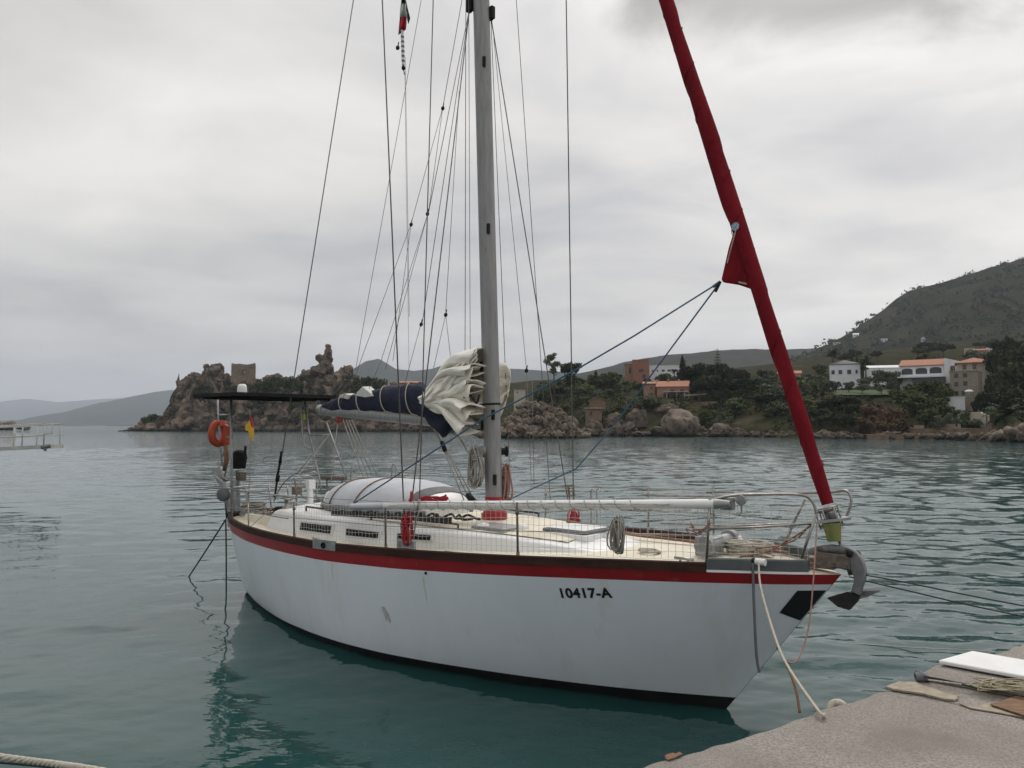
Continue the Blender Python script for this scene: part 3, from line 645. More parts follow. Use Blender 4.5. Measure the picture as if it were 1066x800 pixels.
# hatches, vents, handrail
def deck_box(name, x, y, z, dx_, dy_, dz_, m, parent=None, bev=.02):
    b = MB(); b.prism([(x - dx_ / 2 + bev, y - dy_ / 2, z), (x + dx_ / 2 - bev, y - dy_ / 2, z), (x + dx_ / 2, y - dy_ / 2 + bev, z), (x + dx_ / 2, y + dy_ / 2 - bev, z), (x + dx_ / 2 - bev, y + dy_ / 2, z), (x - dx_ / 2 + bev, y + dy_ / 2, z), (x - dx_ / 2, y + dy_ / 2 - bev, z), (x - dx_ / 2, y - dy_ / 2 + bev, z)], (0, 0, dz_))
    o = b.build(name, m, parent or boat); md = o.modifiers.new('bevel', 'BEVEL'); md.width = min(dz_, .03) * .35; md.segments = 2; md.limit_method = 'ANGLE'; return o
hx, hy = -1.80, -.01
hb = deck_box('fore_hatch', hx, hy, roof_z(hx, hy) - .08, .68, .62, .10, M['gelcoat'])
deck_box('hatch_frame', hx, hy, roof_z(hx, hy) + .022, .62, .56, .03, M['midgrey'], hb); deck_box('hatch_lid', hx, hy, roof_z(hx, hy) + .054, .53, .47, .010, M['white'], hb)
c = aZ(528, 548.5, 1.62); deck_box('mast_hatch', c.x - .15, c.y, roof_z(c.x, c.y) - .02, .52, .4, .055, M['dullsteel'])
for px, py in ((503, 549), (543, 550), (636, 554)):
    c = aZ(px, py, 1.60); b = MB(); b.lathe([(.085, -.05), (.085, .02), (.07, .045), (.03, .06), (0, .062)], (c.x, c.y, roof_z(c.x, c.y)), None, 18); b.build('deck_ventilator', M['white'], boat, smooth=True)
for s in (-1, 1):
    b = MB(); pts = []
    for i in range(25):
        x = -6.0 + 3.0 * i / 24; y = s * (lerp_tab(x, CW) - .17); pts.append((x, y, roof_z(x, y) + .055))
    b.tube(pts, .013, 6)
    for i in range(0, 25, 6): b.tube([pts[i], (pts[i][0], pts[i][1], pts[i][2] - .07)], .013, 6)
    b.build('handrail', M['teak'], coach, smooth=True)
# cockpit well, coaming and seats
b = MB()
for s in (-1, 1):
    b.prism([(-6.97, s * .84, 1.22), (-8.0, s * .62, 1.22), (-8.0, s * .58, 1.36), (-6.97, s * .78, 1.42)], (0, -s * .09, 0))
b.prism([(-8.0, -.62, 1.22), (-8.0, .62, 1.22), (-8.0, .57, 1.36), (-8.0, -.57, 1.36)], (-.08, 0, 0)); b.build('cockpit_coaming', M['deck'], boat)
b = MB(); b.box((-7.45, 0, 1.345), (.92, .9, .06)); b.build('cockpit_seat', M['teak'], boat)
for px, py, yy in ((300, 527, -.78), (333, 527, .72)):
    c = aY(px, py, yy); b = MB(); b.lathe([(.085, -.10), (.085, -.02), (.055, .0), (.05, .07), (.07, .10), (.06, .12), (0, .12)], (c.x, c.y, max(c.z, 1.42)), None, 16); b.build('sheet_winch', M['steel'], boat, smooth=True)

# ---- spars
mt, mb_ = aY(501, 0), aY(514.5, 530); md_ = (mt - mb_).normalized()
mast_p = lambda z: mb_ + md_ * ((z - mb_.z) / md_.z)
fs0, fs1 = aY(862, 525), aY(693, 0); fsd = (fs1 - fs0).normalized()
def cross2(): # where the forestay meets the mast
    a = (fs0.x - mb_.x); d = md_.x / md_.z; e = fsd.x / fsd.z; z = (fs0.x - e * fs0.z - mb_.x + d * mb_.z) / (d - e); return z
ZT = cross2(); mt_top = mast_p(ZT + .25)
b = MB(); rows = []
for z in (1.60, 2.5, 4, 6, 8, 10, 12, ZT + .2):
    c = mast_p(z); k = 1.0 if z < ZT - 2 else .85; rows.append([c + Vector((math.cos(a) * .125 * k, math.sin(a) * .088 * k, 0)) for a in [2 * math.pi * i / 28 for i in range(28)]])
b.grid(rows, 0, True); b.f.append(tuple(range(7 * 28, 8 * 28))); b.m.append(0); mast = b.build('mast', M['alu'], boat, smooth=True, angle=60)
b = MB(); b.tube([mast_p(1.62) + Vector((.0, 0, 0)), mast_p(1.70)], .165, 24); b.tube([mast_p(1.70), mast_p(1.735)], [.15, .135], 24); b.build('mast_collar', M['red'], mast, smooth=True, angle=50)
b = MB(); b.tube([mast_p(1.80), mast_p(1.90)], .128, 24, flat=.76); b.build('mast_boot', M['red'], mast, smooth=True, angle=50)
b = MB(); b.box(mast_p(5.6) + Vector((-.128, 0, 0)), (.02, .03, 7.0), Matrix.Rotation(math.atan2(md_.x, md_.z), 3, 'Y')); b.build('mast_track', M['dullsteel'], mast)
for z, s in ((9.6, -1), (9.6, 1)):
    b = MB(); p0 = mast_p(z); b.tube([p0, p0 + Vector((-.12, s * 1.02, .06))], [.05, .03], 8, flat=.5); b.build('spreader', M['alu'], mast, smooth=True)
b = MB(); b.tube([mast_p(3.06), mast_p(3.085)], .132, 24, flat=.72); b.build('mast_band', M['black'], mast, smooth=True)
for px, py, y in ((489, 6, -.06), (511, 14, .05)):
    c = aY(px, py, y); b = MB(); b.box(c, (.10, .06, .16)); b.lathe([(0, -.02), (.05, -.02), (.05, .02), (0, .02)], c + Vector((0, 0, -.05)), (0, 1, 0), 12); b.build('halyard_block', M['black'], mast)
for (px, py, y, nm) in ((489, 470, -.12, 'winch'), (522, 470, .14, 'winch')):
    c = aY(px, py, y); s = -1 if y < 0 else 1; b = MB()
    b.lathe([(.075, -.06), (.075, 0), (.048, .02), (.045, .075), (.07, .095), (.07, .11), (0, .112)], Vector((mast_p(c.z).x + (-.1 if y < 0 else .03), y * .6, c.z)), (0 if y < 0 else .75, s, 0), 18); b.build('mast_winch', M['black'] if y > 0 else M['dullsteel'], mast, smooth=True, angle=40)
for px, py in ((497, 92 + 290), (517, 432), (517, 500), (512, 60), (516, 236)):
    c = aY(px, py, -.09); b = MB(); b.box(Vector((mast_p(c.z).x + (.09 if px > 505 else -.09), -.075, c.z)), (.035, .03, .13)); b.build('mast_cleat', M['black'], mast)
g0, g1 = aY(503, 443), aY(336.5, 427.5)
b = MB(); rows = []
for i in range(13):
    c = g0.lerp(g1, i / 12); rows.append([c + Vector((0, math.sin(a) * .058, math.cos(a) * .082)) for a in [2 * math.pi * k / 16 for k in range(16)]])
b.grid(rows, 0, True); b.f += [tuple(range(16)), tuple(range(192, 208))]; b.m += [0, 0]; boom = b.build('boom', M['alu'], boat, smooth=True, angle=60)
b = MB(); b.tube([g1 + Vector((-.09, 0, .01)), g1 + Vector((.02, 0, .01))], .085, 14); b.build('boom_end', M['dullsteel'], boom, smooth=True, angle=50)
b = MB(); c = g0; b.box(c + Vector((.0, 0, 0)), (.14, .09, .12)); b.build('gooseneck', M['black'], boom)

# ---- stowed mainsail and its cover
cov = [(335, 424, 5), (345, 421.5, 7.5), (360, 418.5, 9.5), (380, 416.5, 11.5), (400, 414.5, 14), (420, 413.5, 17), (436, 414, 19.5), (447, 417, 20)]
b = MB(); rows = []
dsc = lambda px: aY(px, 428).x
for i in range(57):
    px = 335 + 112 * i / 56; cy = float(np.interp(px, [c[0] for c in cov], [c[1] for c in cov])); hp = .86 * float(np.interp(px, [c[0] for c in cov], [c[2] for c in cov]))
    c = aY(px, cy + 2, 0); dpx = (c - CB).length / FPX; hz_ = hp * dpx; row = []
    for k in range(28):
        a = 2 * math.pi * k / 28; wv = 1 + .06 * math.sin(px * .42 + 3 * a) + .13 * mn.noise(Vector((px * .09, k * .5, 2)))
        row.append(c + Vector((0, math.sin(a) * hz_ * .62 * wv, math.cos(a) * hz_ * wv)))
    rows.append(row)
b.grid(rows, 0, True); b.f += [tuple(range(28)), tuple(range(56 * 28, 57 * 28))]; b.m += [0, 0]; cover = b.build('sail_cover', M['navy'], boat, smooth=True, angle=70)
b = MB(); rows = []
flap = [((436, 424), (446, 442)), ((446, 420), (455, 449)), ((455, 424), (461, 456)), ((463, 430), (464, 455)), ((470, 435), (470, 447)), ((476, 440), (476, 452))]
for i, (t, w_) in enumerate(flap):
    rows.append([aY(t[0] + (w_[0] - t[0]) * k / 6, t[1] + (w_[1] - t[1]) * k / 6, -.16 - .05 * math.sin(i * 1.7 + k)) for k in range(7)])
b.grid(rows); o = b.build('cover_flap', M['navy'], cover, smooth=True); sm = o.modifiers.new('solid', 'SOLIDIFY'); sm.thickness = .02
for px, hp in ((357, 8.4), (376, 10.3), (402, 12.8), (430, 16.6)):
    cy = float(np.interp(px, [c[0] for c in cov], [c[1] for c in cov])); c = aY(px, cy + 2, 0); dpx = (c - CB).length / FPX; b = MB(); pts = []
    for k in range(19):
        a = R(-10) + R(200) * k / 18; pts.append(c + Vector((.14 * (k / 18 - .3) + (.22 if k > 14 else 0) * (k - 14) / 4, -math.sin(a) * (hp * .66 * dpx + .014), math.cos(a) * (hp * 1.04 * dpx + .012))))
    b.tube(pts, .008, 6); b.build('cover_tie', M['rope'], cover, smooth=True)
for q in ([(369, 412), (377, 402.5), (389, 412.5), (380, 414)], [(353, 414), (358, 410), (364, 411.5), (362, 416)]):
    b = MB(); P = [aY(x, y, -.10) for x, y in q]; b.prism(P, (0, .16, .01)); o = b.build('sail_corner', M['flagwhite'], cover); o.modifiers.new('bevel', 'BEVEL').width = .006
# flaked folds fanning up to the mast: open-ended pleats of cloth
P0 = aY(447, 417)
pl = [(500, 370, -.14, 10), (495, 383, -.25, 6), (498, 392, -.14, 9.5), (493, 404, -.26, 6.5), (498, 414, -.18, 10), (491, 428, -.28, 6), (496, 434, -.12, 8), (489, 445, -.2, 6)]
def pleat(px, py, y, hp, seed, x_end=None):
    c1 = aY(px, py, y); b = MB(); rows = []; n = 18; rs = random.Random(seed)
    for i in range(n + 1):
        t = i / n; c = P0.lerp(c1, t); c.y = -.05 * (1 - t) + y * t; c.z += .12 * math.sin(math.pi * t) * (1 if py < 400 else .25) - .03 * math.sin(math.pi * t * 2 + seed)
        hz_ = (3.5 + (hp - 3.5) * t ** .8) * 1.05 / 82; wy = .14 + .08 * t; row = []
        for k in range(22):
            a = 2 * math.pi * k / 22; f = 1 + .12 * math.sin(2 * a + t * 5 + seed) + .20 * mn.noise(Vector((t * 5, k * .55, seed * 3.1))) + .07 * mn.noise(Vector((t * 14, k * 1.3, seed)))
            row.append(c + Vector((-.06 * math.cos(a * 2) * t + .05 * math.cos(a) * t, math.sin(a) * wy * f, math.cos(a) * hz_ * f)))
        rows.append(row)
    b.grid(rows, 0, True); b.f.append(tuple(range(22))); b.m.append(0); return b
ms = MB()
for i, (px, py, y, hp) in enumerate(pl):
    q = pleat(px, py, y, hp, i + 1); ms.add(q.v, q.f)
rows = []                                                     # outer fold draping over the flakes
top = [(441, 412), (449, 399), (458, 388), (468, 379), (477, 373), (486, 367), (496, 361)]; bot = [(443, 424), (451, 429), (459, 431), (466, 424), (473, 410), (481, 394), (497, 376)]
for i, (t, w_) in enumerate(zip(bez([(x, y, 0) for x, y in top], 5), bez([(x, y, 0) for x, y in bot], 5))):
    rows.append([aY(t.x + (w_.x - t.x) * k / 10, t.y + (w_.y - t.y) * k / 10, -.18 - .13 * math.sin(math.pi * (k / 10) ** .7) + .035 * math.sin(k * 2.1 + i * .35)) for k in range(11)])
k = len(ms.v); ms.grid(rows)
rows = []                                                     # the part that bulges out on the far side of the mast
bl = [(503, 366, 508, 452), (514, 372, 514, 446), (522, 377, 519, 438), (528, 379, 523, 430), (531.5, 386, 527, 420), (532, 395, 529, 410)]
for i, (xa_, ya_, xb2, yb2) in enumerate(bl): rows.append([aY(xa_ + (xb2 - xa_) * k / 12, ya_ + (yb2 - ya_) * k / 12, .30 + .10 * math.sin(math.pi * k / 12) + .05 * math.sin(k * 1.7 + i)) for k in range(13)])
ms.grid(rows); o = ms.build('mainsail', M['sail'], boat, smooth=True, angle=60); sm = o.modifiers.new('solid', 'SOLIDIFY'); sm.thickness = .008
b = MB(); b.tube(bez([aY(483, 414, -.34), aY(490, 412, -.36), aY(496, 420, -.33), aY(499, 411, -.3)], 6), .014, 6); o = b.build('reef_strap', M['black'], boat)

# ---- rolled genoa on the forestay
b = MB(); rows = []; zl = (fs0.z, ZT - .4); n = 150
q1 = Vector((0, 1, 0)); q2 = fsd.cross(q1)
def fs(z): return fs0 + fsd * ((z - fs0.z) / fsd.z)
for i in range(n + 1):
    z = zl[0] + (zl[1] - zl[0]) * i / n; c = fs(z); r0 = lerp_tab(z, [(fs0.z, .052), (fs0.z + .3, .066), (4.2, .074), (5.2, .088), (7.5, .072), (ZT - .4, .05)]); row = []
    for k in range(20):
        a = 2 * math.pi * k / 20; w_ = .92 + .17 * (((a - z * 4.2) / 6.2832) % 1.0) + .03 * math.sin(2 * a + z * 3.0) + .04 * mn.noise(Vector((math.cos(a), math.sin(a), z * 2.4)))
        row.append(c + (q1 * math.cos(a) + q2 * math.sin(a)) * r0 * w_)
    rows.append(row)
b.grid(rows, 0, True); b.f += [tuple(range(20)), tuple(range(n * 20, n * 20 + 20))]; b.m += [0, 0]; gen = b.build('genoa', M['genoa'], boat, smooth=True, angle=60)
b = MB(); P = [aY(x, y, -.035) for x, y in [(766, 233), (758, 258), (750.5, 291), (752, 294), (768, 296.5), (784, 302), (780, 280)]]; b.prism(P, (0, .05, 0)); o = b.build('genoa_clew', M['genoa'], gen); bv = o.modifiers.new('bevel', 'BEVEL'); bv.width = .015; bv.segments = 2
c = aY(765.5, 236, -.096); b = MB(); b.lathe([(0, .006), (.04, .006), (.042, 0)], c, (-.1, -1, 0), 20); b.build('sail_badge', M['badge'], gen, smooth=True, angle=30)
b = MB(); b.tube([aY(766, 240, -.10), aY(760, 262, -.08), aY(757, 274, -.06)], .006, 5); b.build('clew_lashing', M['rope'], gen); b = MB(); b.tube([aY(769, 294, -.07), aY(777, 296, -.08)], .008, 5); b.build('clew_ring', M['rope'], gen)
b = MB(); P = []
for j in range(900):
    z = fs0.z + .2 + j * (ZT - .9 - fs0.z) / 900; a = z * 6.2832 / .42; r0 = lerp_tab(z, [(fs0.z, .053), (fs0.z + .3, .067), (4.2, .075), (5.2, .089), (7.5, .073), (ZT - .4, .05)]); P.append(fs(z) + (q1 * math.cos(a) + q2 * math.sin(a)) * r0)
b.tube(P, .0045, 4); b.build('wrap_edge', M['genoa'], gen, smooth=True)
b = MB(); b.tube([fs(fs0.z - .02), fs(fs0.z - .13)], [.045, .05], 12); b.build('furler_tube', M['steel'], boat, smooth=True)
dc = aY(862.5, 538); b = MB(); ax_ = fsd
b.lathe([(.085, -.075), (.085, -.06), (.045, -.05), (.045, .04), (.085, .05), (.085, .065), (0, .066)], dc, ax_, 20); fd = b.build('furling_drum', M['midgrey'], boat, smooth=True, angle=40)
b = MB()
for k in range(6):
    a = 2 * math.pi * k / 6; o_ = (q1 * math.cos(a) + q2 * math.sin(a)) * .10; b.tube([dc + o_ - ax_ * .09, dc + o_ + ax_ * .08], .008, 5)
for z in (-.09, .08): b.ring(dc + ax_ * z, ax_, .10, .008, 20, 5)
b.build('drum_cage', M['steel'], fd, smooth=True)
b = MB(); b.tube([fs(fs0.z - .2), fs(fs0.z - .62)], .022, 8); b.build('forestay', M['steel'], boat, smooth=True)
b = MB(); t0 = aY(872, 590); b.box(t0 + Vector((-.14, 0, .02)), (.26, .15, .09)); b.box(t0 + Vector((-.02, .07, .06)), (.30, .02, .13)); b.box(t0 + Vector((-.02, -.07, .06)), (.30, .02, .13)); b.tube([t0 + Vector((.08, -.07, .03)), t0 + Vector((.08, .07, .03))], .045, 10); o = b.build('bow_roller', M['rusty'], boat); o.modifiers.new('bevel', 'BEVEL').width = .015

# ---- standing and running rigging: (pixel at the frame's top, pixel at the foot, athwartships offset at each end)
def wire(name, a, bt, r, m, parent=None, ext=None, n=5):
    b = MB(); P = [a, bt] if ext is None else [ext, a, bt]; b.tube(P, r, n); return b.build(name, m, parent or boat, smooth=True)
mh = mast_p(ZT + .1)
st = aY(287.5, 512); top = aY(368, 0)
wire('backstay', aY(293, 478), aY(368, 0), .009, M['wire'], ext=None)
bs = wire('backstay', aY(368, 0) , mh, .009, M['wire'])
b = MB(); b.tube([aY(293, 470), aY(291.5, 482)], [.018, .03], 8); b.tube([aY(291.5, 482), aY(288.5, 497)], .02, 8); b.tube([aY(289.5, 495), aY(288.5, 501)], .035, 8); b.tube([aY(288.5, 500), aY(286, 518)], .018, 8); b.build('backstay_tensioner', M['black'], boat, smooth=True)
RIG = [ # name, top px, foot px, y top, y foot, radius, material
    ('shroud', (398, 0), (421, 545), -1.12, -1.39, .009, 'wire'), ('shroud', (589.5, 0), (597, 521), 1.12, 1.39, .009, 'wire'),
    ('shroud', (451, 0), (436.5, 530), -.80, -1.37, .007, 'wire'), ('shroud', (489, 8), (429, 520), -.06, -1.39, .008, 'wire'),
    ('shroud', (511, 17), (591, 520), .06, 1.39, .008, 'wire'), ('halyard', (485, 0), (484, 425), -.15, -.16, .005, 'wire'),
    ('halyard', (488, 0), (489.5, 372), -.10, -.10, .004, 'wire'), ('halyard', (537.5, 0), (573, 522), .40, 1.2, .005, 'wire'),
    ('halyard', (511, 17), (531, 505), .06, .45, .005, 'wire'), ('halyard', (514, 40), (548, 384), .08, .60, .004, 'wire'),
    ('topping_lift', (438.5, 0), (370, 386), -.10, -.05, .004, 'wire'), ('halyard', (422, 60), (426, 330), -1.0, -.9, .003, 'wire'),
    ('lazy_jack', (481, 0), (461, 112), -.05, -.12, .0045, 'wire'), ('lazy_jack', (489, 8), (446, 222), -.06, -.15, .005, 'wire'),
    ('lazy_jack', (489, 8), (439, 340), -.06, -.2, .005, 'wire'), ('lazy_jack', (478, 95), (464, 325), -.06, -.15, .004, 'wire')]
for nm, t, f, yt, yf, r, m in RIG:
    a, f_ = aY(*t, yt), aY(*f, yf); ext = None
    if t[1] == 0: ext = mh + Vector((0, .05 if yt > 0 else -.05, -.1)) if nm == 'shroud' and t[0] in (398, 589.5) else a + (a - f_) * .18
    if nm == 'shroud' and t == (451, 0): ext = mast_p(9.6) + Vector((-.12, -1.0, .06))
    wire(nm, a, f_, r, M[m], ext=ext)
JACK = [((461, 112), (428, 233), -.12), ((461, 112), (446, 222), -.12), ((428, 233), (371, 388), -.12), ((428, 233), (409, 376), -.10), ((445, 224), (397, 375), -.12), ((445, 224), (401, 385), -.1), ((438, 338), (420, 405), -.12), ((464, 328), (451, 385), -.12), ((464, 328), (470, 380), -.1), ((397, 375), (384, 405), -.1), ((371, 388), (352, 424), -.1), ((371, 388), (338, 430), -.1), ((554, 395), (556, 505), .6), ((548, 384), (553, 500), .6)]
for a, c, y in JACK: wire('lazy_jack', aY(*a, y), aY(*c, y - .04), .004, M['wire'])
for px, py, y in ((461, 113, -.12), (428, 234, -.12), (445, 223, -.12), (438.5, 338, -.12), (464, 328, -.12), (414, 50, -1.0), (548, 386, .6)):
    c = aY(px, py, y); b = MB(); b.lathe([(0, -.035), (.02, -.02), (.026, 0), (.02, .02), (0, .035)], c, (0, .3, 1), 10); b.tube([c, c + Vector((.02, 0, .07))], .007, 5); b.build('rigging_block', M['black'], boat, smooth=True)
for (px, py, px2, py2, y, mm) in ((421, 520, 422, 560, -1.40, 'steel'), (428.5, 512, 424, 556, -1.40, 'redrope'), (436.5, 520, 430, 562, -1.40, 'steel'), (597, 508, 597.5, 530, 1.39, 'rusty'), (591.5, 505, 594, 530, 1.39, 'brownrope')):
    b = MB(); b.tube([aY(px, py, y), aY(px2, py2, y)], .010, 7); b.tube([aY(px, py, y), aY(px * .6 + px2 * .4, py * .6 + py2 * .4, y)], .016, 7); b.build('rigging_screw', M[mm], boat, smooth=True)
for px, py, y in ((423, 566, -1.41), (595, 541, 1.40)):
    c = aY(px, py, y); b = MB(); b.box(Vector((c.x, c.y, zsh(c.x) + .08)), (.30, .025, .2)); b.build('chainplate', M['dullsteel'], boat)
# sheets from the clew, led aft each side
cl = aY(750, 293.5)
b = MB(); b.tube([cl + Vector((-.07, -.03, -.05)), cl], .016, 7); b.tube([cl, cl + Vector((-.07, .03, -.09))], .015, 7); b.build('sheet_knot', M['darkrope'], boat, smooth=True)
b = MB(); b.tube([cl] + [aY(660, 350, -.55), aY(600, 385, -.95), aY(540, 417, -1.15), aY(501, 437.5, -1.25), aY(430, 484, -1.30), aY(369, 524, -1.25)], .0085, 6); b.build('genoa_sheet', M['bluerope'], boat, smooth=True)
b = MB(); b.tube([cl] + [aY(640, 442, .55), aY(600, 488, .85), aY(537, 517, 1.1), aY(512, 530, 1.2)], .009, 6); b.build('genoa_sheet', M['bluerope'], boat, smooth=True)
# boom vang and mainsheet tackle
b = MB()
for dx_ in (0, 6, 11): b.tube([aY(462 + dx_ * .3, 468, -.05), aY(483 + dx_, 521, -.05 + dx_ * .01)], .008, 5)
b.tube([aY(449, 441, -.12), aY(460, 462, -.06)], .012, 5); b.tube([aY(466, 448, -.03), aY(478, 455, 0), aY(491, 478, .02)], .009, 5); b.tube([aY(472, 448, .03), aY(482, 460, 0), aY(492, 482, .02)], .007, 5); b.build('boom_vang', M['greyrope'], boat, smooth=True)
b = MB(); b.tube([aY(460, 460, -.06), aY(463.5, 470, -.06)], .03, 8); b.tube([aY(487, 515, -.03), aY(494, 523, -.03)], .04, 8); b.build('tackle_block', M['black'], boat, smooth=True)
b = MB()
for k in range(4): b.tube([aY(357 + k * 3, 437, .0), aY(378 + k * 5, 496, .08 * k)], .008, 5)
b.tube([aY(352, 436, 0), aY(348, 470, -.1), aY(345, 500, -.2)], .007, 5); b.build('mainsheet', M['greyrope'], boat, smooth=True)
b = MB(); b.tube([aY(353, 433), aY(353, 441)], .03, 8); b.build('mainsheet_block', M['redrope'], boat, smooth=True)

# ---- stanchions, lifelines, pulpit, pushpit, netting
SX = [aY(309, 558, -1.40).x, aY(401, 567, -1.48).x, aY(537, 577, -1.30).x, aY(643, 580, -1.0).x]
def stn(x, s, h=.62, m='rusty', r=.0125):
    y = bdk(x) - .04; b = MB(); z = zsh(x) + .02; b.tube([(x, s * y, z), (x + .0, s * (y + .015), z + h)], r, 7); b.tube([(x, s * y, z), (x, s * y, z + .10)], r * 1.5, 7); b.tube([(x, s * (y + .01), z + h * .8), (x, s * (y + .012), z + h * .86)], r * 1.7, 7); return b.build('stanchion', M[m], boat, smooth=True)
hts = [.52, .56, .60, .62]
for x, h in zip(SX[:3], hts): stn(x, -1, h)
for x, h in zip(SX, (.55, .58, .62, .64)): stn(x, 1, h, 'steel', .011)
xp = aY(736, 582, -.72).x
b = MB(); ln = lambda x, s, f: Vector((x, s * (bdk(x) - .03), zsh(x) + .02 + f * .60))
for s in (-1, 1):
    for f in (.98, .52): b.tube([ln(-7.6, s, f * .85)] + [ln(x, s, f) for x in SX] + [ln(xp, s, f)], .0045, 5)
b.build('lifeline', M['steel'], boat, smooth=True)
pu = MB(); r = .0125
pu.tube(bez([aY(739, 521, -.72), aY(757, 517, -.63), aY(774, 515.3, -.55), aY(805, 514.8, -.40), aY(828, 515, -.28), aY(840, 517.5, -.20), aY(847, 525, -.17), aY(850, 536, -.16)], 5), r, 7)
pu.tube([aY(850, 535, -.16), aY(834, 582, -.28)], r, 7); pu.tube([aY(737, 551, -.72), aY(790, 549, -.45), aY(844, 545.5, -.17)], r * .9, 7)
pu.tube([aY(739, 520, -.72), aY(735.5, 586, -.72)], r * 1.1, 7)
pu.tube(bez([aY(672, 516, .80), aY(742, 517, .60), aY(800, 515, .42), aY(838, 513.5, .30), aY(862, 513, .24), aY(880, 511, .20), aY(886, 519, .18), aY(884, 531, .17), aY(879, 542, .16)], 5), r, 7)
pu.tube([aY(838, 520, .28), aY(826, 545, .34), aY(814, 574, .42)], r, 7); pu.tube([aY(688, 545, .80), aY(760, 548, .55), aY(826, 545, .34)], r * .8, 7)
pu.build('pulpit', M['steel'], boat, smooth=True)
b = MB(); b.prism([aY(850, 546, -.16), aY(886, 541.5, -.02), aY(880, 540, .18), aY(848, 543, .16)], (0, 0, .025)); b.build('pulpit_step', M['dullsteel'], boat)
b = MB()
xs_ = SX[0]; x1_ = aY(846, 560, -.2).x; x = xs_
def net_top(x):
    T = [(SX[0], hts[0]), (SX[1], hts[1]), (SX[2], hts[2]), (xp, .60), (x1_, .58)]; return lerp_tab(x, T)
def net_p(x, f): y = max(bdk(x) - .035, .10); return Vector((x, -(y + .012 * math.sin(x * 9) * f), zsh(x) + .11 + f * (net_top(x) - .09)))
while x < x1_:
    b.tube([net_p(x, t / 3) for t in range(4)], .0022, 3, cap=False); x += .062
for j in range(8):
    xx = xs_; P = []
    while xx < x1_: P.append(net_p(xx, j / 7) - Vector((0, 0, .012 * abs(math.sin(xx * 11 + j)))));  xx += .09
    b.tube(P, .0022 if j < 7 else .005, 3, cap=False)
b.build('safety_netting', M['net'], boat)
b = MB()
b.tube([aY(234, 509, -.62), aY(252, 511, -.85), aY(268, 513, -.98), aY(290, 516, -1.25), aY(309, 519, -1.40)], .012, 7)
b.tube([aY(236, 528, -.62), aY(262, 534, -.93), aY(300, 540, -1.33)], .009, 6)
b.tube([aY(234, 509, -.62), aY(236, 540, -.57)], .014, 7); b.tube([aY(258, 512, -.9), aY(259, 552, -1.1)], .011, 7)
pa_ = aY(234, 509, -.62)
b.tube(bez([pa_, (pa_.x - .10, -.2, pa_.z + .01), (pa_.x - .10, .2, pa_.z + .01), (pa_.x, .62, pa_.z), (-7.9, .86, pa_.z), (-7.4, 1.02, pa_.z - .02)], 6), .012, 7)
for y in (-.2, .25, .62): b.tube([(pa_.x - .08, y, pa_.z), (-8.62, y, 1.26)], .012, 6)
b.build('pushpit', M['steel'], boat, smooth=True)
# arched rail and wheel in the cockpit
b = MB(); b.tube(bez([aY(285, 522, -.2), aY(293, 506, -.15), aY(303, 496, -.08), aY(312, 492, 0), aY(325, 491, .1), aY(331, 494, .2)], 6), .011, 6); b.build('grab_rail', M['steel'], boat, smooth=True)
wc = aY(321, 508, .0); b = MB(); b.ring(wc, (1, .1, .25), .19, .013, 30, 7)
for k in range(6):
    a = 2 * math.pi * k / 6; q = Vector((0, 0, 1)).rotation_difference(Vector((1, .1, .25)).normalized()); b.tube([wc, wc + q @ Vector((.19 * math.cos(a), .19 * math.sin(a), 0))], .006, 5)
b.build('steering_wheel', M['steel'], boat, smooth=True)
b = MB(); b.tube([(wc.x + .05, wc.y, 1.3), (wc.x + .05, wc.y, wc.z + .02)], [.07, .045], 10); b.box((wc.x + .06, wc.y, wc.z + .06), (.1, .12, .14)); b.build('steering_pedestal', M['gelcoat'], boat, smooth=True, angle=40)
b = MB(); b.box(aY(309, 511, -.3), (.10, .12, .12)); b.tube([aY(306, 498, -.3), aY(309, 511, -.3), aY(308, 535, -.35)], .012, 6); b.build('instrument_box', M['rusty'], boat)
b = MB(); b.tube([aY(335, 497, .4), aY(360, 498, .4)], .03, 8); b.tube([aY(340, 498, .4), aY(341, 514, .4)], .014, 6); b.tube([aY(356, 498, .4), aY(357, 515, .4)], .014, 6); b.build('traveller_beam', M['rusty'], boat)
for px in (367, 410):
    b = MB(); c = aY(px, 492 if px == 367 else 489, .55); b.tube([c + Vector((math.cos(a) * .05, 0, math.sin(a) * .11 - .02)) for a in [math.pi * k / 12 for k in range(13)]] + [c + Vector((-.05, 0, -.4))], .010, 6); b.tube([c + Vector((.05, 0, -.02)), c + Vector((.05, 0, -.4))], .010, 6); b.build('rail_hoop', M['steel'], boat, smooth=True)
for px in (617, 623):
    b = MB(); c = aY(px, 512, 1.16); b.tube([c + Vector((math.cos(a) * .03, 0, math.sin(a) * .03)) for a in [math.pi * k / 8 for k in range(9)]] + [c + Vector((-.03, 0, -.42))], .009, 6); b.build('rail_hoop', M['steel'], boat, smooth=True)
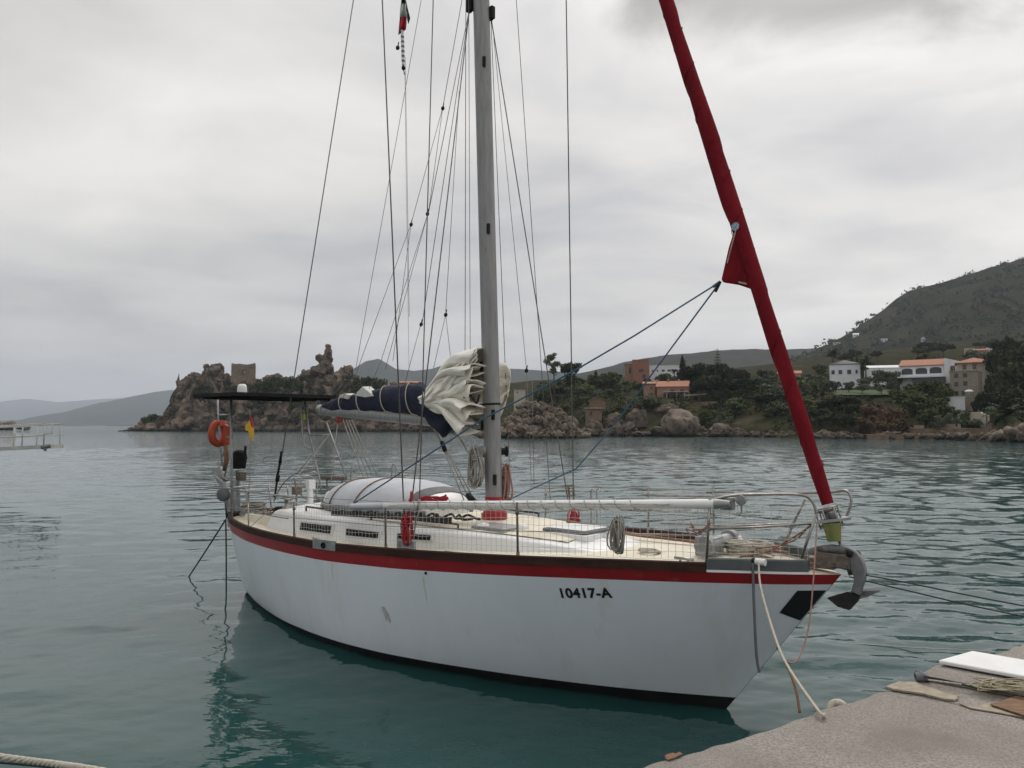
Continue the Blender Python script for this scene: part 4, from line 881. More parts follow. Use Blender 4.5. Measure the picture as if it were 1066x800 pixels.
# ---- gantry over the stern
pz0 = 3.29
gt = MB(); gp = [(-9.02, -1.0), (-9.02, 1.0), (-7.68, 1.0), (-7.68, -1.0)]
gt.prism([(x, y, pz0) for x, y in gp], (0, 0, .035)); pn = gt.build('solar_panel', M['black'], boat)
b = MB()
for y in (-1.005, 1.005): b.box((-8.35, y, pz0 + .01), (1.37, .03, .055))
for x in (-9.035, -7.665): b.box((x, 0, pz0 + .01), (.03, 2.04, .055))
for x in (-8.8, -8.35, -7.95): b.box((x, 0, pz0 - .03), (.04, 1.9, .04))
b.build('panel_frame', M['black'], pn)
g = MB()
g.tube([aY(240.5, 415, -.55), aY(241, 470, -.56), aY(241.5, 545, -.60)], .022, 8); g.tube([aY(226.5, 415, -.15), aY(227, 434, -.15), aY(236, 540, -.3)], .016, 7)
g.tube([aY(227, 432, -.15), aY(240.5, 432, -.55)], .013, 6); g.tube([aY(231, 456, -.2), aY(241, 455, -.56)], .013, 6); g.tube([aY(231, 454, -.2), aY(234, 468, -.2), aY(230, 480, -.2)], .012, 6)
g.build('gantry_post', M['dullsteel'], boat, smooth=True)
g = MB(); L1 = [aY(317, 417, .60), aY(322, 452, .60), aY(332, 497, .60), aY(335, 515, .60)]; L2 = [aY(339.5, 440, .75), aY(350, 468, .75), aY(361, 498, .75)]
g.tube(L1, .017, 7); g.tube(L2, .017, 7)
for a, c in (((322, 453), (343, 453)), ((326.5, 476.5), (352, 476)), ((312, 491), (329, 488))): g.tube([aY(*a, .6), aY(*c, .7)], .012, 6)
g.tube([aY(341, 455, .7), aY(320, 480, .5), aY(309, 494, .4)], .009, 6); g.tube(bez([aY(312, 417, .5), aY(314, 440, .5), aY(316, 462, .5), aY(323, 468, .55)], 5), .011, 6)
g.build('gantry_ladder', M['dullsteel'], boat, smooth=True)
b = MB(); b.box(aY(316.5, 434, .58), (.06, .05, .10)); b.build('webbing_strap', M['lime'], boat)
# bow windlass and cleats
wl = aZ(752, 571, 1.55); wx, wy_ = wl.x + .05, min(wl.y, -.05)
b = MB(); zz = deck_z(wx, wy_); b.box((wx - .08, wy_ - .05, zz + .09), (.22, .18, .18)); b.tube([(wx - .02, wy_ - .22, zz + .12), (wx - .02, wy_ + .25, zz + .12)], .07, 14); b.tube([(wx - .02, wy_ + .25, zz + .12), (wx - .02, wy_ + .33, zz + .12)], .10, 14); b.tube([(wx - .02, wy_ - .30, zz + .12), (wx - .02, wy_ - .22, zz + .12)], .10, 14); b.build('anchor_windlass', M['dullsteel'], boat, smooth=True, angle=40)
for px, py, y in ((712, 577, -.6), (470, 577, -1.3), (330, 561, -1.3)):
    c = aY(px, py, y); z = deck_z(c.x, c.y); b = MB(); b.tube([(c.x - .10, c.y, z + .05), (c.x + .10, c.y, z + .05)], .014, 7)
    for k in (-.04, .04): b.tube([(c.x + k, c.y, z), (c.x + k, c.y, z + .05)], .014, 6)
    b.build('deck_cleat', M['steel'], boat, smooth=True)
c = aY(787, 590, -.60); c = Vector((c.x, -(bdk(c.x) + .03), zsh(c.x) + .10)); MOOR = c.copy()
b = MB(); b.tube([c + Vector((-.04, 0, .01)), c + Vector((.05, 0, .01))], .032, 12); b.build('fairlead_roller', M['white'], boat, smooth=True, angle=50)
b = MB(); b.tube([c + Vector((-.07, 0, .01)), c + Vector((-.042, 0, .01))], .030, 10); b.build('fairlead_hole', M['black'], boat, smooth=True)
b = MB(); b.box(aY(757.5, 524.5, -.60), (.11, .08, .11)); b.tube([aY(764, 520, -.60), aY(775, 524, -.58)], .014, 6); b.lathe([(0, -.02), (.045, -.02), (.045, .02), (0, .02)], aY(771.5, 521, -.58), (0, 1, 0), 12); b.tube([aY(772, 524, -.58), aY(772, 534, -.58)], .009, 5); b.build('pole_bracket', M['dullsteel'], boat)

# ==================================================================== things on and around the boat
def coil(name, label, cat, c, w, h, r, n, m, seed, axis=(.755, -.1), tie=None, group=None):
    rs = random.Random(seed); b = MB(); c = Vector(c); ax = Vector((axis[0], axis[1], 0)).normalized(); ay = Vector((-ax.y, ax.x, 0))
    for i in range(n):
        ww = w * rs.uniform(.55, 1.05); hh = h * rs.uniform(.85, 1.08); o = ay * rs.uniform(-.045, .045) + ax * rs.uniform(-.35, .35) * w; pts = []
        for k in range(17):
            a = 2 * math.pi * k / 16; pts.append(c + o + ax * (ww * .5 * math.sin(a) * (1.15 - .35 * math.cos(a))) + Vector((0, 0, hh * .5 * math.cos(a) - h * .5)) + ay * .02 * math.sin(a * 2 + i))
        b.tube(pts, r, 5, cap=False)
    for k in range(3): b.ring(c + Vector((0, 0, -h * .22 - k * r * 2.2)), (0, 0.1, 1), w * .33, r * 1.1, 14, 5)
    return solo(name, b, m, label, cat, boat=True, smooth=True, group=group)
coil('rope_coil', 'big grey rope coil hanging on the mast winch', 'rope', aY(496, 466, -.16), .17, .50, .011, 13, M['greyrope'], 1)
coil('rope_coil', 'faded pink rope coil hanging on the forward side of the mast base', 'rope', aY(527, 484, .10), .10, .44, .011, 10, M['pinkrope'], 2)
coil('rope_coil', 'grey rope coil tied to the lifeline netting amidships', 'rope', aY(642, 538, -1.06), .10, .34, .008, 12, M['greyrope'], 3)
coil('rope_coil', 'red rope coil hanging below the starboard shrouds', 'rope', aY(423, 536, -1.44), .10, .34, .012, 8, M['redrope'], 4)
coil('rope_coil', 'red rope coil hanging below the far shrouds', 'rope', aY(597, 530, 1.36), .09, .22, .012, 6, M['redrope'], 5)
def heap(name, label, cat, pts, r, m, boat_=True, seed=0, loops=8, rad=.12, flat=.05):
    rs = random.Random(seed); b = MB()
    for (x, y, z) in pts:
        P = []
        for k in range(loops * 9):
            a = k * .75; q = rad * rs.uniform(.55, 1.0); P.append((x + math.cos(a) * q, y + math.sin(a) * q * .8, z + r + flat * k / (loops * 9) + rs.uniform(0, .01)))
        b.tube(bez(P, 3), r, 5)
    return solo(name, b, m, label, cat, boat=boat_, smooth=True)
c = aZ(771, 577, 1.52); heap('rope_heap', 'tangled pale rope heap beside the anchor windlass', 'rope', [(c.x, c.y, deck_z(c.x, c.y)), (c.x + .15, c.y + .1, deck_z(c.x, c.y))], .012, M['rope'], seed=2, rad=.15, flat=.12)
c = aZ(264, 530, 1.40); heap('rope_heap', 'coiled grey rope heap on the stern deck', 'rope', [(c.x, c.y, deck_z(c.x, c.y))], .014, M['greyrope'], seed=3, rad=.26, flat=.20, loops=10)
c = aZ(292, 541, 1.33); heap('rope_heap', 'small dark rope heap by the stern winch', 'rope', [(c.x, c.y, deck_z(c.x, c.y))], .014, M['darkrope'], seed=5, rad=.12, flat=.12, loops=4)
c = aZ(676, 578, 1.47); heap('rope_heap', 'small tan rope heap on the side deck below the netting', 'rope', [(c.x, c.y, deck_z(c.x, c.y))], .010, M['rope'], seed=6, rad=.13, flat=.02, loops=3)
b = MB(); P = [aZ(590, 544, 1.60), aZ(620, 550, 1.52), aZ(660, 558, 1.50), aZ(700, 563, 1.51), aZ(735, 567, 1.52), aZ(770, 573, 1.52), aZ(815, 575, 1.52)]
for o in (0, .035): b.tube(bez([p + Vector((0, o, .012 + .01 * math.sin(i * 3 + o * 90))) for i, p in enumerate(P)], 6), .016, 6)
solo('anchor_chain', b, M['brownrope'], 'rust brown chain running along the foredeck to the windlass', 'chain', boat=True, smooth=True)

b = MB(); c = aZ(766, 563, 1.62); b.lathe([(0, -.07), (.05, -.05), (.07, 0), (.05, .05), (0, .07)], c, (.3, .8, .2), 16); solo('white_float', b, M['white'], 'small white float lying on the rope heap by the windlass', 'float', boat=True, smooth=True)
rs = random.Random(21); b = MB()
for k in range(5):
    P = [aY(718 + rs.uniform(-6, 6), 549 + rs.uniform(-5, 4), -.68), aY(726 + rs.uniform(-4, 4), 555 + rs.uniform(-4, 4), -.70), aY(735, 551 + rs.uniform(-3, 3), -.72), aY(737 + rs.uniform(-2, 4), 546 + rs.uniform(-6, 6), -.74)]; b.tube(bez(P, 5), .0065, 5)
solo('lashing_tangle', b, M['pinkrope'], 'small tangle of faded red cord knotted to the aft pulpit leg', 'rope', boat=True, smooth=True)
b = MB(); b.tube(bez([aY(846, 546, -.16), aY(832, 556, -.22), aY(815, 566, -.3), aY(798, 575, -.38), aY(770, 580, -.45)], 5), .010, 5); b.tube(bez([aY(842, 548, -.1), aY(828, 562, -.05), aY(806, 569, 0), aY(786, 571, .05)], 5), .008, 5); solo('bow_line', b, M['brownrope'], 'brown line led from the pulpit down over the foredeck', 'rope', boat=True, smooth=True)
b = MB()
for x0, y0, y1 in ((778, 576, -.25), (800, 578, -.15), (790, 573, .1), (770, 572, .2)):
    p = aZ(x0, y0, 1.52); b.tube(bez([p + Vector((rs.uniform(-.2, .2), rs.uniform(-.12, .12), rs.uniform(.01, .06))) for _ in range(9)], 5), .010, 5)
solo('line_tangle', b, M['pinkrope'], 'tangle of reddish lines spread over the foredeck inside the pulpit', 'rope', boat=True, smooth=True)
b = MB()
for k in range(4):
    p = aZ(290 + k * 2, 540, 1.36); q = Vector((.15, .03 * k, 0)); b.tube(bez([p - q, p - q * .9 + Vector((0, 0, .10 + .02 * k)), p + Vector((.02 * k, 0, .17)), p + q * .9 + Vector((0, .05, .13)), p + q * 1.1 + Vector((0, .06, .02))], 5), .011, 5)
solo('hose_loop', b, M['darkrope'], 'dark hose looped up beside the stern winch', 'hose', boat=True, smooth=True)
b = MB(); p = aZ(302, 545, 1.32); b.box(p + Vector((0, 0, .07)), (.24, .2, .14)); o = solo('gear_box', b, M['dullsteel'], 'small grey box standing on the side deck near the stern winch', 'box', boat=True); o.modifiers.new('bevel', 'BEVEL').width = .02
b = MB(); p = aY(347, 521, -.3); b.prism([p + Vector((-.2, -.1, -.12)), p + Vector((.2, -.1, -.12)), p + Vector((.14, -.06, .13)), p + Vector((-.12, -.06, .13))], (0, .3, 0)); o = solo('companionway_hood', b, M['gelcoat'], 'low white companionway hood behind the dinghy', 'hood', boat=True); o.modifiers.new('bevel', 'BEVEL').width = .03
b = MB(); b.tube([aY(258, 551, -1.05), aY(283, 529, -.8), aY(300, 508, -.4), aY(322, 480, .2), aY(342, 454, .7)], .0065, 5); solo('stern_stay', b, M['greyrope'], 'thin grey line slanting from the stern rail up to the gantry ladder', 'rope', boat=True)
# covered dinghy upside down on the coachroof
dg_ = thing('dinghy', 'upturned inflatable dinghy under a light grey cover on the coachroof', 'dinghy', (-5.2, 0, 1.64), boat=True)
def dw(t): return .66 * (1 - abs(2 * t - 1.06) ** 3.2) ** .5 if abs(2 * t - 1.06) < 1 else .02
DX0, DX1 = -6.25, -3.82
def dsec(t, lo=0.0, hi=1.0, out=0.0, zs=1.0):
    x = DX0 + (DX1 - DX0) * t; e = max(0, 1 - abs(2 * t - 1.0) ** 3.6); w_ = .10 + .58 * e ** .55 + out; h = (.08 + .34 * e ** .6 * (.92 + .10 * math.sin(t * 3))) + out; row = []
    for k in range(21):
        a = math.pi * (lo + (hi - lo) * k / 20); cs, sn = math.cos(a), math.sin(a)
        row.append(Vector((x, -w_ * (abs(cs) ** .8) * (1 if cs > 0 else -1), roof_z(-5.2, .3) + .0 + h * zs * abs(sn) ** .72)))
    return row
b = MB(); b.grid([dsec(.01 + .85 * i / 40) for i in range(41)]); b.f.append(tuple(range(21))); b.m.append(0); b.build('cover', M['greyfab'], dg_, smooth=True, angle=60)
b = MB(); b.grid([dsec(.862 + .06 * i / 6, out=.012) for i in range(7)]); b.build('cover_band', M['midgrey'], dg_, smooth=True)
b = MB(); b.grid([dsec(.90 + .095 * i / 8) for i in range(9)]); k = len(b.v) - 21; b.f.append(tuple(range(k, k + 21))); b.m.append(0); b.build('bow_cone', M['white'], dg_, smooth=True)
b = MB()
for s in (0, 20): b.tube([dsec(.02 + .93 * i / 30)[s] + Vector((0, 0, .02)) for i in range(31)], .055, 8)
b.build('side_tube', M['midgrey'], dg_, smooth=True)
b = MB()
for t in (.22, .46):
    r0 = dsec(t, out=.012); r1 = dsec(t + .05, out=.012); b.tube([r0[k].lerp(r1[k], math.sin(k * .3)) for k in range(21)], .009, 5)
b.build('lashing_cord', M['brownrope'], dg_, smooth=True)
rs = random.Random(8); b = MB()
for k in range(7):
    p = [aY(431 + rs.uniform(-3, 4), 523 + rs.uniform(-2, 2), -.72), aY(442, 518 + rs.uniform(-1, 4), -.70), aY(455, 520 + rs.uniform(-3, 4), -.68), aY(467 + rs.uniform(-3, 2), 515 + rs.uniform(0, 6), -.62)]; b.tube(bez(p, 5), .012, 5)
solo('rope_bundle', b, M['redrope'], 'red rope bundle lying against the bow of the covered dinghy', 'rope', boat=True, smooth=True)
b = MB()
for i in range(16):
    a = aZ(345 + i * 9 + rs.uniform(-3, 3), 534 + i * .4, 1.66); b.tube(bez([a, a + Vector((.12, rs.uniform(-.05, .05), .05)), a + Vector((.22, rs.uniform(-.1, .1), .01)), a + Vector((.34, rs.uniform(-.05, .05), .02))], 4), .016, 5)
for i in range(3): b.tube([aZ(345, 532 + i * 2, 1.66), aZ(470, 540 + i * 2, 1.66)], .013, 5)
solo('line_tangle', b, M['darkrope'], 'dark tangle of lines lying along the coachroof below the dinghy', 'rope', boat=True, smooth=True)

# white pole stowed along the starboard lifelines
sp = thing('spinnaker_pole', 'long white pole lashed along the starboard lifelines', 'pole', aY(570, 526, -1.2), boat=True)
a_, c_ = aY(401, 526.5, -1.46), aY(744, 525, -.70)
b = MB(); b.tube([a_, c_], .046, 16); b.build('tube', M['white'], sp, smooth=True, angle=50)
b = MB(); b.tube([aY(366, 527.5, -1.50), a_ + Vector((.02, 0, 0))], [.035, .043], 12); b.build('end_sleeve', M['greyfab'], sp, smooth=True, angle=50)
b = MB(); b.tube([c_, c_ + (c_ - a_).normalized() * .14], [.05, .03], 12); b.build('end_fitting', M['dullsteel'], sp, smooth=True, angle=50)
b = MB(); P = []
for i in range(120):
    t = .10 + .72 * i / 119; q = a_.lerp(c_, t); a = i * .9; P.append(q + Vector((0, math.cos(a) * .052, math.sin(a) * .052)))
b.tube(P, .006, 4); b.build('lashing_line', M['rope'], sp, smooth=True)

# stern gear
lb = thing('lifebuoy', 'orange horseshoe lifebuoy hanging on the stern gantry post', 'lifebuoy', aY(228, 468, -.45), boat=True)
lc = aY(227.5, 451, -.45); b = MB(); rows = []; an = Vector((-.95, -.25, .06)).normalized(); e1 = Vector((0, 0, 1)); e1 = (e1 - an * e1.dot(an)).normalized(); e2 = an.cross(e1)
for i in range(29):
    a = R(-250) + R(320) * i / 28 + R(0); ct = lc + e1 * (.185 * math.sin(a)) + e2 * (.150 * math.cos(a)); rad = (e1 * math.sin(a) + e2 * math.cos(a)).normalized()
    rows.append([ct + rad * .062 * math.cos(q) + an * .075 * math.sin(q) for q in [2 * math.pi * k / 12 for k in range(12)]])
b.grid(rows, 0, True); b.f += [tuple(range(12)), tuple(range(28 * 12, 29 * 12))]; b.m += [0, 0]; b.build('float', M['orange'], lb, smooth=True, angle=70)
b = MB(); b.prism([lc + Vector((.06, .05, .16)), lc + Vector((.20, .05, .12)), lc + Vector((.20, .05, -.20)), lc + Vector((.06, .05, -.24))], (0, .05, 0)); b.build('back_pad', M['orange'], lb)
b = MB(); b.tube([aY(235, 464, -.42), aY(236, 478, -.42), aY(233, 490, -.42)], [.035, .045, .03], 8); b.build('strap', M['brownrope'], lb, smooth=True)
b = MB(); b.tube(bez([lc + Vector((0, 0, -.20)), aY(228, 482, -.45), aY(231, 494, -.45), aY(236, 500, -.45)], 4), .008, 5); b.build('cord', M['rope'], lb, smooth=True)
om = thing('outboard_motor', 'black outboard motor clamped on the stern rail', 'outboard motor', aY(250, 503, -.1), boat=True)
oc = aY(249, 478, -.1); b = MB(); rows = []
for z, sx, sy in ((-.17, .07, .09), (-.10, .10, .12), (.02, .115, .13), (.10, .10, .115), (.15, .06, .08), (.165, .01, .01)): rows.append([oc + Vector((sx * math.copysign(abs(math.cos(a)) ** .7, math.cos(a)) + z * .1, sy * math.copysign(abs(math.sin(a)) ** .7, math.sin(a)), z)) for a in [2 * math.pi * k / 16 for k in range(16)]])
b.grid(rows, 0, True); b.build('cowling', M['black'], om, smooth=True)
b = MB(); b.tube([aY(255.5, 464.5, -.1), aY(254.5, 488, -.1)], .022, 8); b.build('tiller_handle', M['black'], om, smooth=True, angle=50)
b = MB(); b.box(aY(251, 496, -.1), (.14, .12, .14)); b.build('clamp_bracket', M['rusty'], om)
b = MB(); b.tube([aY(247, 490, -.1), aY(249, 540, -.1)], .05, 10, flat=.6); b.build('shaft_leg', M['dullsteel'], om, smooth=True, angle=50)
sa = thing('stern_anchor', 'small grey plough anchor stowed on the stern rail', 'anchor', aY(230, 515, -.35), boat=True)
b = MB(); b.prism([aY(219, 489, -.3), aY(229, 486, -.35), aY(236, 500, -.38), aY(232, 502, -.38), aY(224, 496, -.32)], (.02, .05, 0)); b.build('fluke', M['dullsteel'], sa)
b = MB(); b.prism([aY(221, 494, -.42), aY(231, 502, -.46), aY(235, 511, -.48), aY(230, 508, -.44)], (.02, .05, 0)); b.build('fluke', M['dullsteel'], sa)
b = MB(); b.tube([aY(232, 503, -.4), aY(238, 478, -.4), aY(240, 470, -.4)], .022, 7, flat=.5); b.build('shank', M['dullsteel'], sa, smooth=True)
b = MB(); c = aY(232.5, 515, -.66); b.lathe([(0, -.05), (.09, -.045), (.115, -.02), (.115, .02), (.09, .045), (0, .05)], c, (.5, -.85, 0), 22); solo('round_fender', b, M['midgrey'], 'round dark grey fender strapped to the stern corner rail', 'fender', boat=True, smooth=True, angle=50)
b = MB(); b.tube([aY(237, 517, -.5), aY(240, 549, -.5)], .045, 8); b.tube([aY(243, 500, -.4), aY(243, 540, -.4)], .05, 8); solo('vane_post', b, M['dullsteel'], 'thick grey steering vane post standing at the stern', 'vane', boat=True, smooth=True, angle=50)
fl = thing('stern_flag', 'small black red and yellow flag furled on a thin stern staff', 'flag', aY(258.5, 546, -.9), boat=True)
b = MB(); b.tube([aY(258.5, 546, -.9), aY(259.5, 492, -.9), aY(260.5, 430, -.9)], .006, 5); b.build('staff', M['steel'], fl)
for nm, col, pts in (('black_stripe', 'black', [(259.5, 433), (261, 432), (262.5, 445), (260.5, 447)]), ('red_stripe', 'flagred', [(260.2, 434), (262, 436), (264, 450), (261, 452), (259, 445)]), ('yellow_stripe', 'yellow', [(259.6, 438), (255.5, 444), (255, 448), (258.5, 449), (260, 455), (263.5, 459), (264, 447), (261, 444)])):
    b = MB(); b.prism([aY(x, y, -.9 - (.02 if nm[0] == 'y' else .01 if nm[0] == 'r' else 0)) for x, y in pts], (0, .008, 0)); b.build(nm, M[col], fl)
cf = thing('courtesy_flag', 'green white and red flag hanging limp from the starboard rigging', 'flag', aY(420, 37, -1.0), boat=True)
def cloth(name, m, L, Rr, parent, y0=-1.0, amp=.02):
    b = MB(); rows = [[aY(l[0] + (r_[0] - l[0]) * k / 6, l[1] + (r_[1] - l[1]) * k / 6, y0 + amp * math.sin(k * 1.6 + i)) for k in range(7)] for i, (l, r_) in enumerate(zip(L, Rr))]
    b.grid(rows); o = b.build(name, M[m], parent, smooth=True); sm = o.modifiers.new('solid', 'SOLIDIFY'); sm.thickness = .006
cloth('green_stripe', 'flaggreen', [(418, -22), (418, -8), (417.5, 4)], [(421, -22), (421.5, -8), (422, 4)], cf)
cloth('white_stripe', 'flagwhite', [(417.5, 4), (416.8, 11), (416.5, 18)], [(422, 4), (423, 11), (423.5, 18)], cf)
cloth('red_stripe', 'flagred', [(416.5, 18), (415.6, 28), (415, 36.5)], [(423.5, 18), (423.2, 26), (422.6, 31)], cf)
cloth('green_stripe', 'flaggreen', [(421.8, 0), (423, 10), (424, 17), (424.5, 22)], [(422.4, 0), (425.5, 13), (427, 19), (425, 25)], cf, -1.03)
rr = thing('radar_reflector', 'grey banded radar reflector tube hanging below the limp flag', 'radar reflector', aY(420, 75, -1.0), boat=True)
b = MB(); b.tube([aY(418.6, 32, -1.0), aY(419.8, 68, -1.0)], .020, 10); b.build('tube', M['white'], rr, smooth=True, angle=50)
for k in range(6): b = MB(); b.tube([aY(418.9 + k * .17, 38 + k * 5, -1.0), aY(419 + k * .17, 40 + k * 5, -1.0)], .0215, 10); b.build('band', M['midgrey'], rr, smooth=True, angle=50)
b = MB(); b.lathe([(0, -.035), (.02, -.02), (.026, .0), (.02, .02), (0, .03)], aY(420, 71, -1.0), None, 12); b.tube([aY(420, 72, -1.0), aY(421.3, 78, -1.0)], .007, 5); b.build('end_cap', M['black'], rr, smooth=True)
b = MB(); b.tube([aY(421.5, 76, -1.0), aY(423, 200, -.95), aY(426, 400, -.9)], .0035, 4); b.build('hoist_line', M['rope'], rr)
dm = thing('antenna_dome', 'white rounded antenna dome standing on the stern panel', 'antenna', aY(252, 408.5, -.25), boat=True)
c = aY(252, 408.5, -.25); c.z = pz0 + .055; b = MB(); b.lathe([(.082, 0), (.085, .03), (.078, .12), (.066, .165), (.04, .178), (0, .18)], c, None, 20); b.build('dome', M['white'], dm, smooth=True, angle=50)
b = MB(); b.lathe([(0, -.02), (.09, -.02), (.09, .0), (0, .0)], c, None, 20); b.build('base', M['midgrey'], dm)

# bow anchor
an_ = thing('bow_anchor', 'large grey plough anchor hanging over the bow roller', 'anchor', aY(885, 636, 0), boat=True)
b = MB(); P = bez([aY(838, 578, -.06), aY(848, 573, -.06), aY(866, 571, -.05), aY(880, 574, -.05)], 5); b.tube(P, [.026 + .014 * i / (len(P) - 1) for i in range(len(P))], 10, flat=.5); b.build('shank', M['anchorsteel'], an_, smooth=True)
P = bez([aY(878, 573, -.04), aY(888, 580, -.04), aY(893.5, 591, -.04), aY(895, 603, -.04), aY(891, 618, -.04)], 6)
b = MB(); rows = []
for i, p in enumerate(P):
    t = i / (len(P) - 1); tg = (P[min(i + 1, len(P) - 1)] - P[max(i - 1, 0)]).normalized(); nr = Vector((tg.z, 0, -tg.x)); h = .040 + .024 * math.sin(math.pi * min(1, t * 1.2))
    rows.append([p + nr * h + Vector((0, .02, 0)), p + nr * h - Vector((0, .02, 0)), p - nr * h - Vector((0, .028, 0)), p - nr * h + Vector((0, .028, 0))])
b.grid(rows, 0, True); b.f += [(0, 1, 2, 3), tuple(range(len(rows) * 4 - 4, len(rows) * 4))]; b.m += [0, 0]; o = b.build('arm', M['anchorsteel'], an_); o.modifiers.new('bevel', 'BEVEL').width = .008
tip = aY(917.5, 615, .0); mid_ = aY(892, 622, -.03)
b = MB(); b.prism([aY(861, 623, -.16), aY(880, 617.5, -.06), aY(894, 620, -.03), aY(892, 627, -.05), aY(884, 635.5, -.10), aY(872, 632, -.15)], (.012, .016, .01)); b.build('fluke', M['black'], an_)
b = MB(); b.prism([aY(888, 616, .04), tip, aY(903, 622, .02), aY(890, 625, -.02)], (.0, .018, .014)); b.build('fluke', M['anchorsteel'], an_)
b = MB(); b.prism([aY(880, 618, -.04), aY(896, 611, .06), aY(895, 621, .0), aY(886, 624, -.04)], (0, .02, .012)); b.build('crown_plate', M['anchorsteel'], an_)
b = MB(); b.tube([aY(884, 576, -.09), aY(884, 582, .05)], .03, 8); b.tube([aY(893, 577, .0), aY(890, 580, .06)], .03, 8); b.build('pin', M['black'], an_, smooth=True)
b = MB(); c = aY(868.5, 563.5, -.05); b.lathe([(0, 0), (.060, 0), (.078, .15), (.083, .15), (.083, .162), (.074, .162), (.06, .02), (0, .02)], c, (-.12, 0, 1), 22); solo('bucket', b, M['bucket'], 'olive green plastic bucket wedged under the furling drum', 'bucket', boat=True, smooth=True, angle=50)

# mooring lines
def W(p): return BM @ Vector(p)
def line(name, label, pts, r, m, n=6, cat='mooring line', twist=0.0):
    b = MB()
    if twist:
        P = bez(pts, 40); 
        for ph in range(3):
            Q = []
            for i, p in enumerate(P):
                t = (P[min(i + 1, len(P) - 1)] - P[max(i - 1, 0)]).normalized(); s = t.cross(Vector((0, 0, 1))).normalized(); u = s.cross(t); a = i * twist + ph * 2.094; Q.append(p + (s * math.cos(a) + u * math.sin(a)) * r * .5)
            b.tube(Q, r * .62, 6)
    else: b.tube(bez(pts, 6), r, n)
    return solo(name, b, m, label, cat, smooth=True)
mw = W(MOOR + Vector((0, -.03, 0)))
line('mooring_line', 'pale mooring line from the bow fairlead down to the quay edge', [mw, wY(792, 612, mw.y - .25), wY(805, 658, mw.y - .9), wY(819, 692, mw.y - 1.4), wY(851, 739, 4.73), wZ(858, 744, QZ + .015)], .010, M['rope'])
d0 = W(MOOR + Vector((-.06, -.02, 0))); line('hanging_line', 'short dark line hanging straight down from the bow fairlead', [d0, d0 + Vector((0, -.02, -.4)), d0 + Vector((.01, -.03, -.8)), d0 + Vector((.03, -.04, -.96))], .013, M['midgrey'])
line('hanging_line', 'thin pink line hanging in a slack bight from the pulpit', [W(aY(850.5, 546, -.19)), wY(847, 600, 6.65), wY(843, 645, 6.5), wY(837, 672, 6.4), wY(829, 688, 6.2), wY(821, 690, 6.0), wY(815, 684, 5.95)], .0065, M['pinkrope'])
line('hanging_line', 'short dark brown line dangling beside the pale mooring line', [wY(817, 689, 5.95), wY(823, 702, 5.8), wY(829, 720, 5.7), wY(832.5, 742, 5.6)], .010, M['brownrope'])
line('mooring_line', 'dark stern line slanting from the stern corner into the water', [W(aY(235, 541, -.5)), wZ(214, 574, .55), wZ(195, 603, -.05)], .013, M['darkrope'])
line('mooring_line', 'dark line hanging straight down from the stern into the water', [W(aY(235, 541, -.55)), W(aY(235.5, 575, -.55)), W(aY(235.5, 612, -.55)), W(aY(235.5, 630, -.55))], .013, M['darkrope'])
bw = W(aY(884, 596, .05))
line('mooring_line', 'upper of the two dark bow lines leading right over the water', [bw, wY(940, 606, 6.6), wY(1066, 631, 6.3), wZ(1400, 690, QZ)], .006, M['darkrope'])
line('mooring_line', 'lower of the two dark bow lines leading right over the water', [bw + Vector((0, 0, -.04)), wY(940, 614, 6.6), wY(1066, 642, 6.2), wZ(1390, 702, QZ)], .006, M['darkrope'])
line('floating_line', 'thin pale line floating on the water beyond the quay', [wZ(838, 667, .01), wZ(900, 671, .01), wZ(960, 675, .01), wZ(1010, 677, .01), wZ(1036, 679, .01)], .006, M['rope'])
line('mooring_line', 'thick pale twisted rope crossing the lower left corner', [wY(-260, 752, 4.2), wY(-120, 770, 3.8), wY(0, 788, 3.4), wY(60, 796, 3.2), wY(106, 803, 3.1), wY(260, 832, 2.8)], .013, M['rope'], twist=.55)
line('mooring_line', 'thin black line running just below the thick twisted rope', [wY(-200, 778, 4.0), wY(0, 794, 3.45), wY(70, 801, 3.25), wY(130, 808, 3.1), wY(260, 838, 2.85)], .006, M['darkrope'])

def crack(name, pts, wd, m, z=QZ + .0045):
    P = bez(jag([wZ(x, y, z) for x, y in pts], .025, 6, len(pts)), 2); b = MB(); rs = random.Random(len(P)); rows = [[], []]
    for i, p in enumerate(P):
        t = (P[min(i + 1, len(P) - 1)] - P[max(i - 1, 0)]).normalized(); n = Vector((-t.y, t.x, 0)); w_ = wd * rs.uniform(.3, 1.2); rows[0].append(p + n * w_); rows[1].append(p - n * w_)
    b.grid(rows); return struct(name, b, m)
M['crackdirt'] = mat('crack_dirt', (.045, .038, .032), (.09, .078, .066), rough=.95, scale=30)
M['stain'] = mat('oil_stain', (.15, .132, .115), (.19, .17, .15), rough=.9, scale=20)
crack('quay_crack', [(922, 718), (968, 727), (1000, 734), (1040, 744), (1110, 758)], .004, M['crackdirt'])
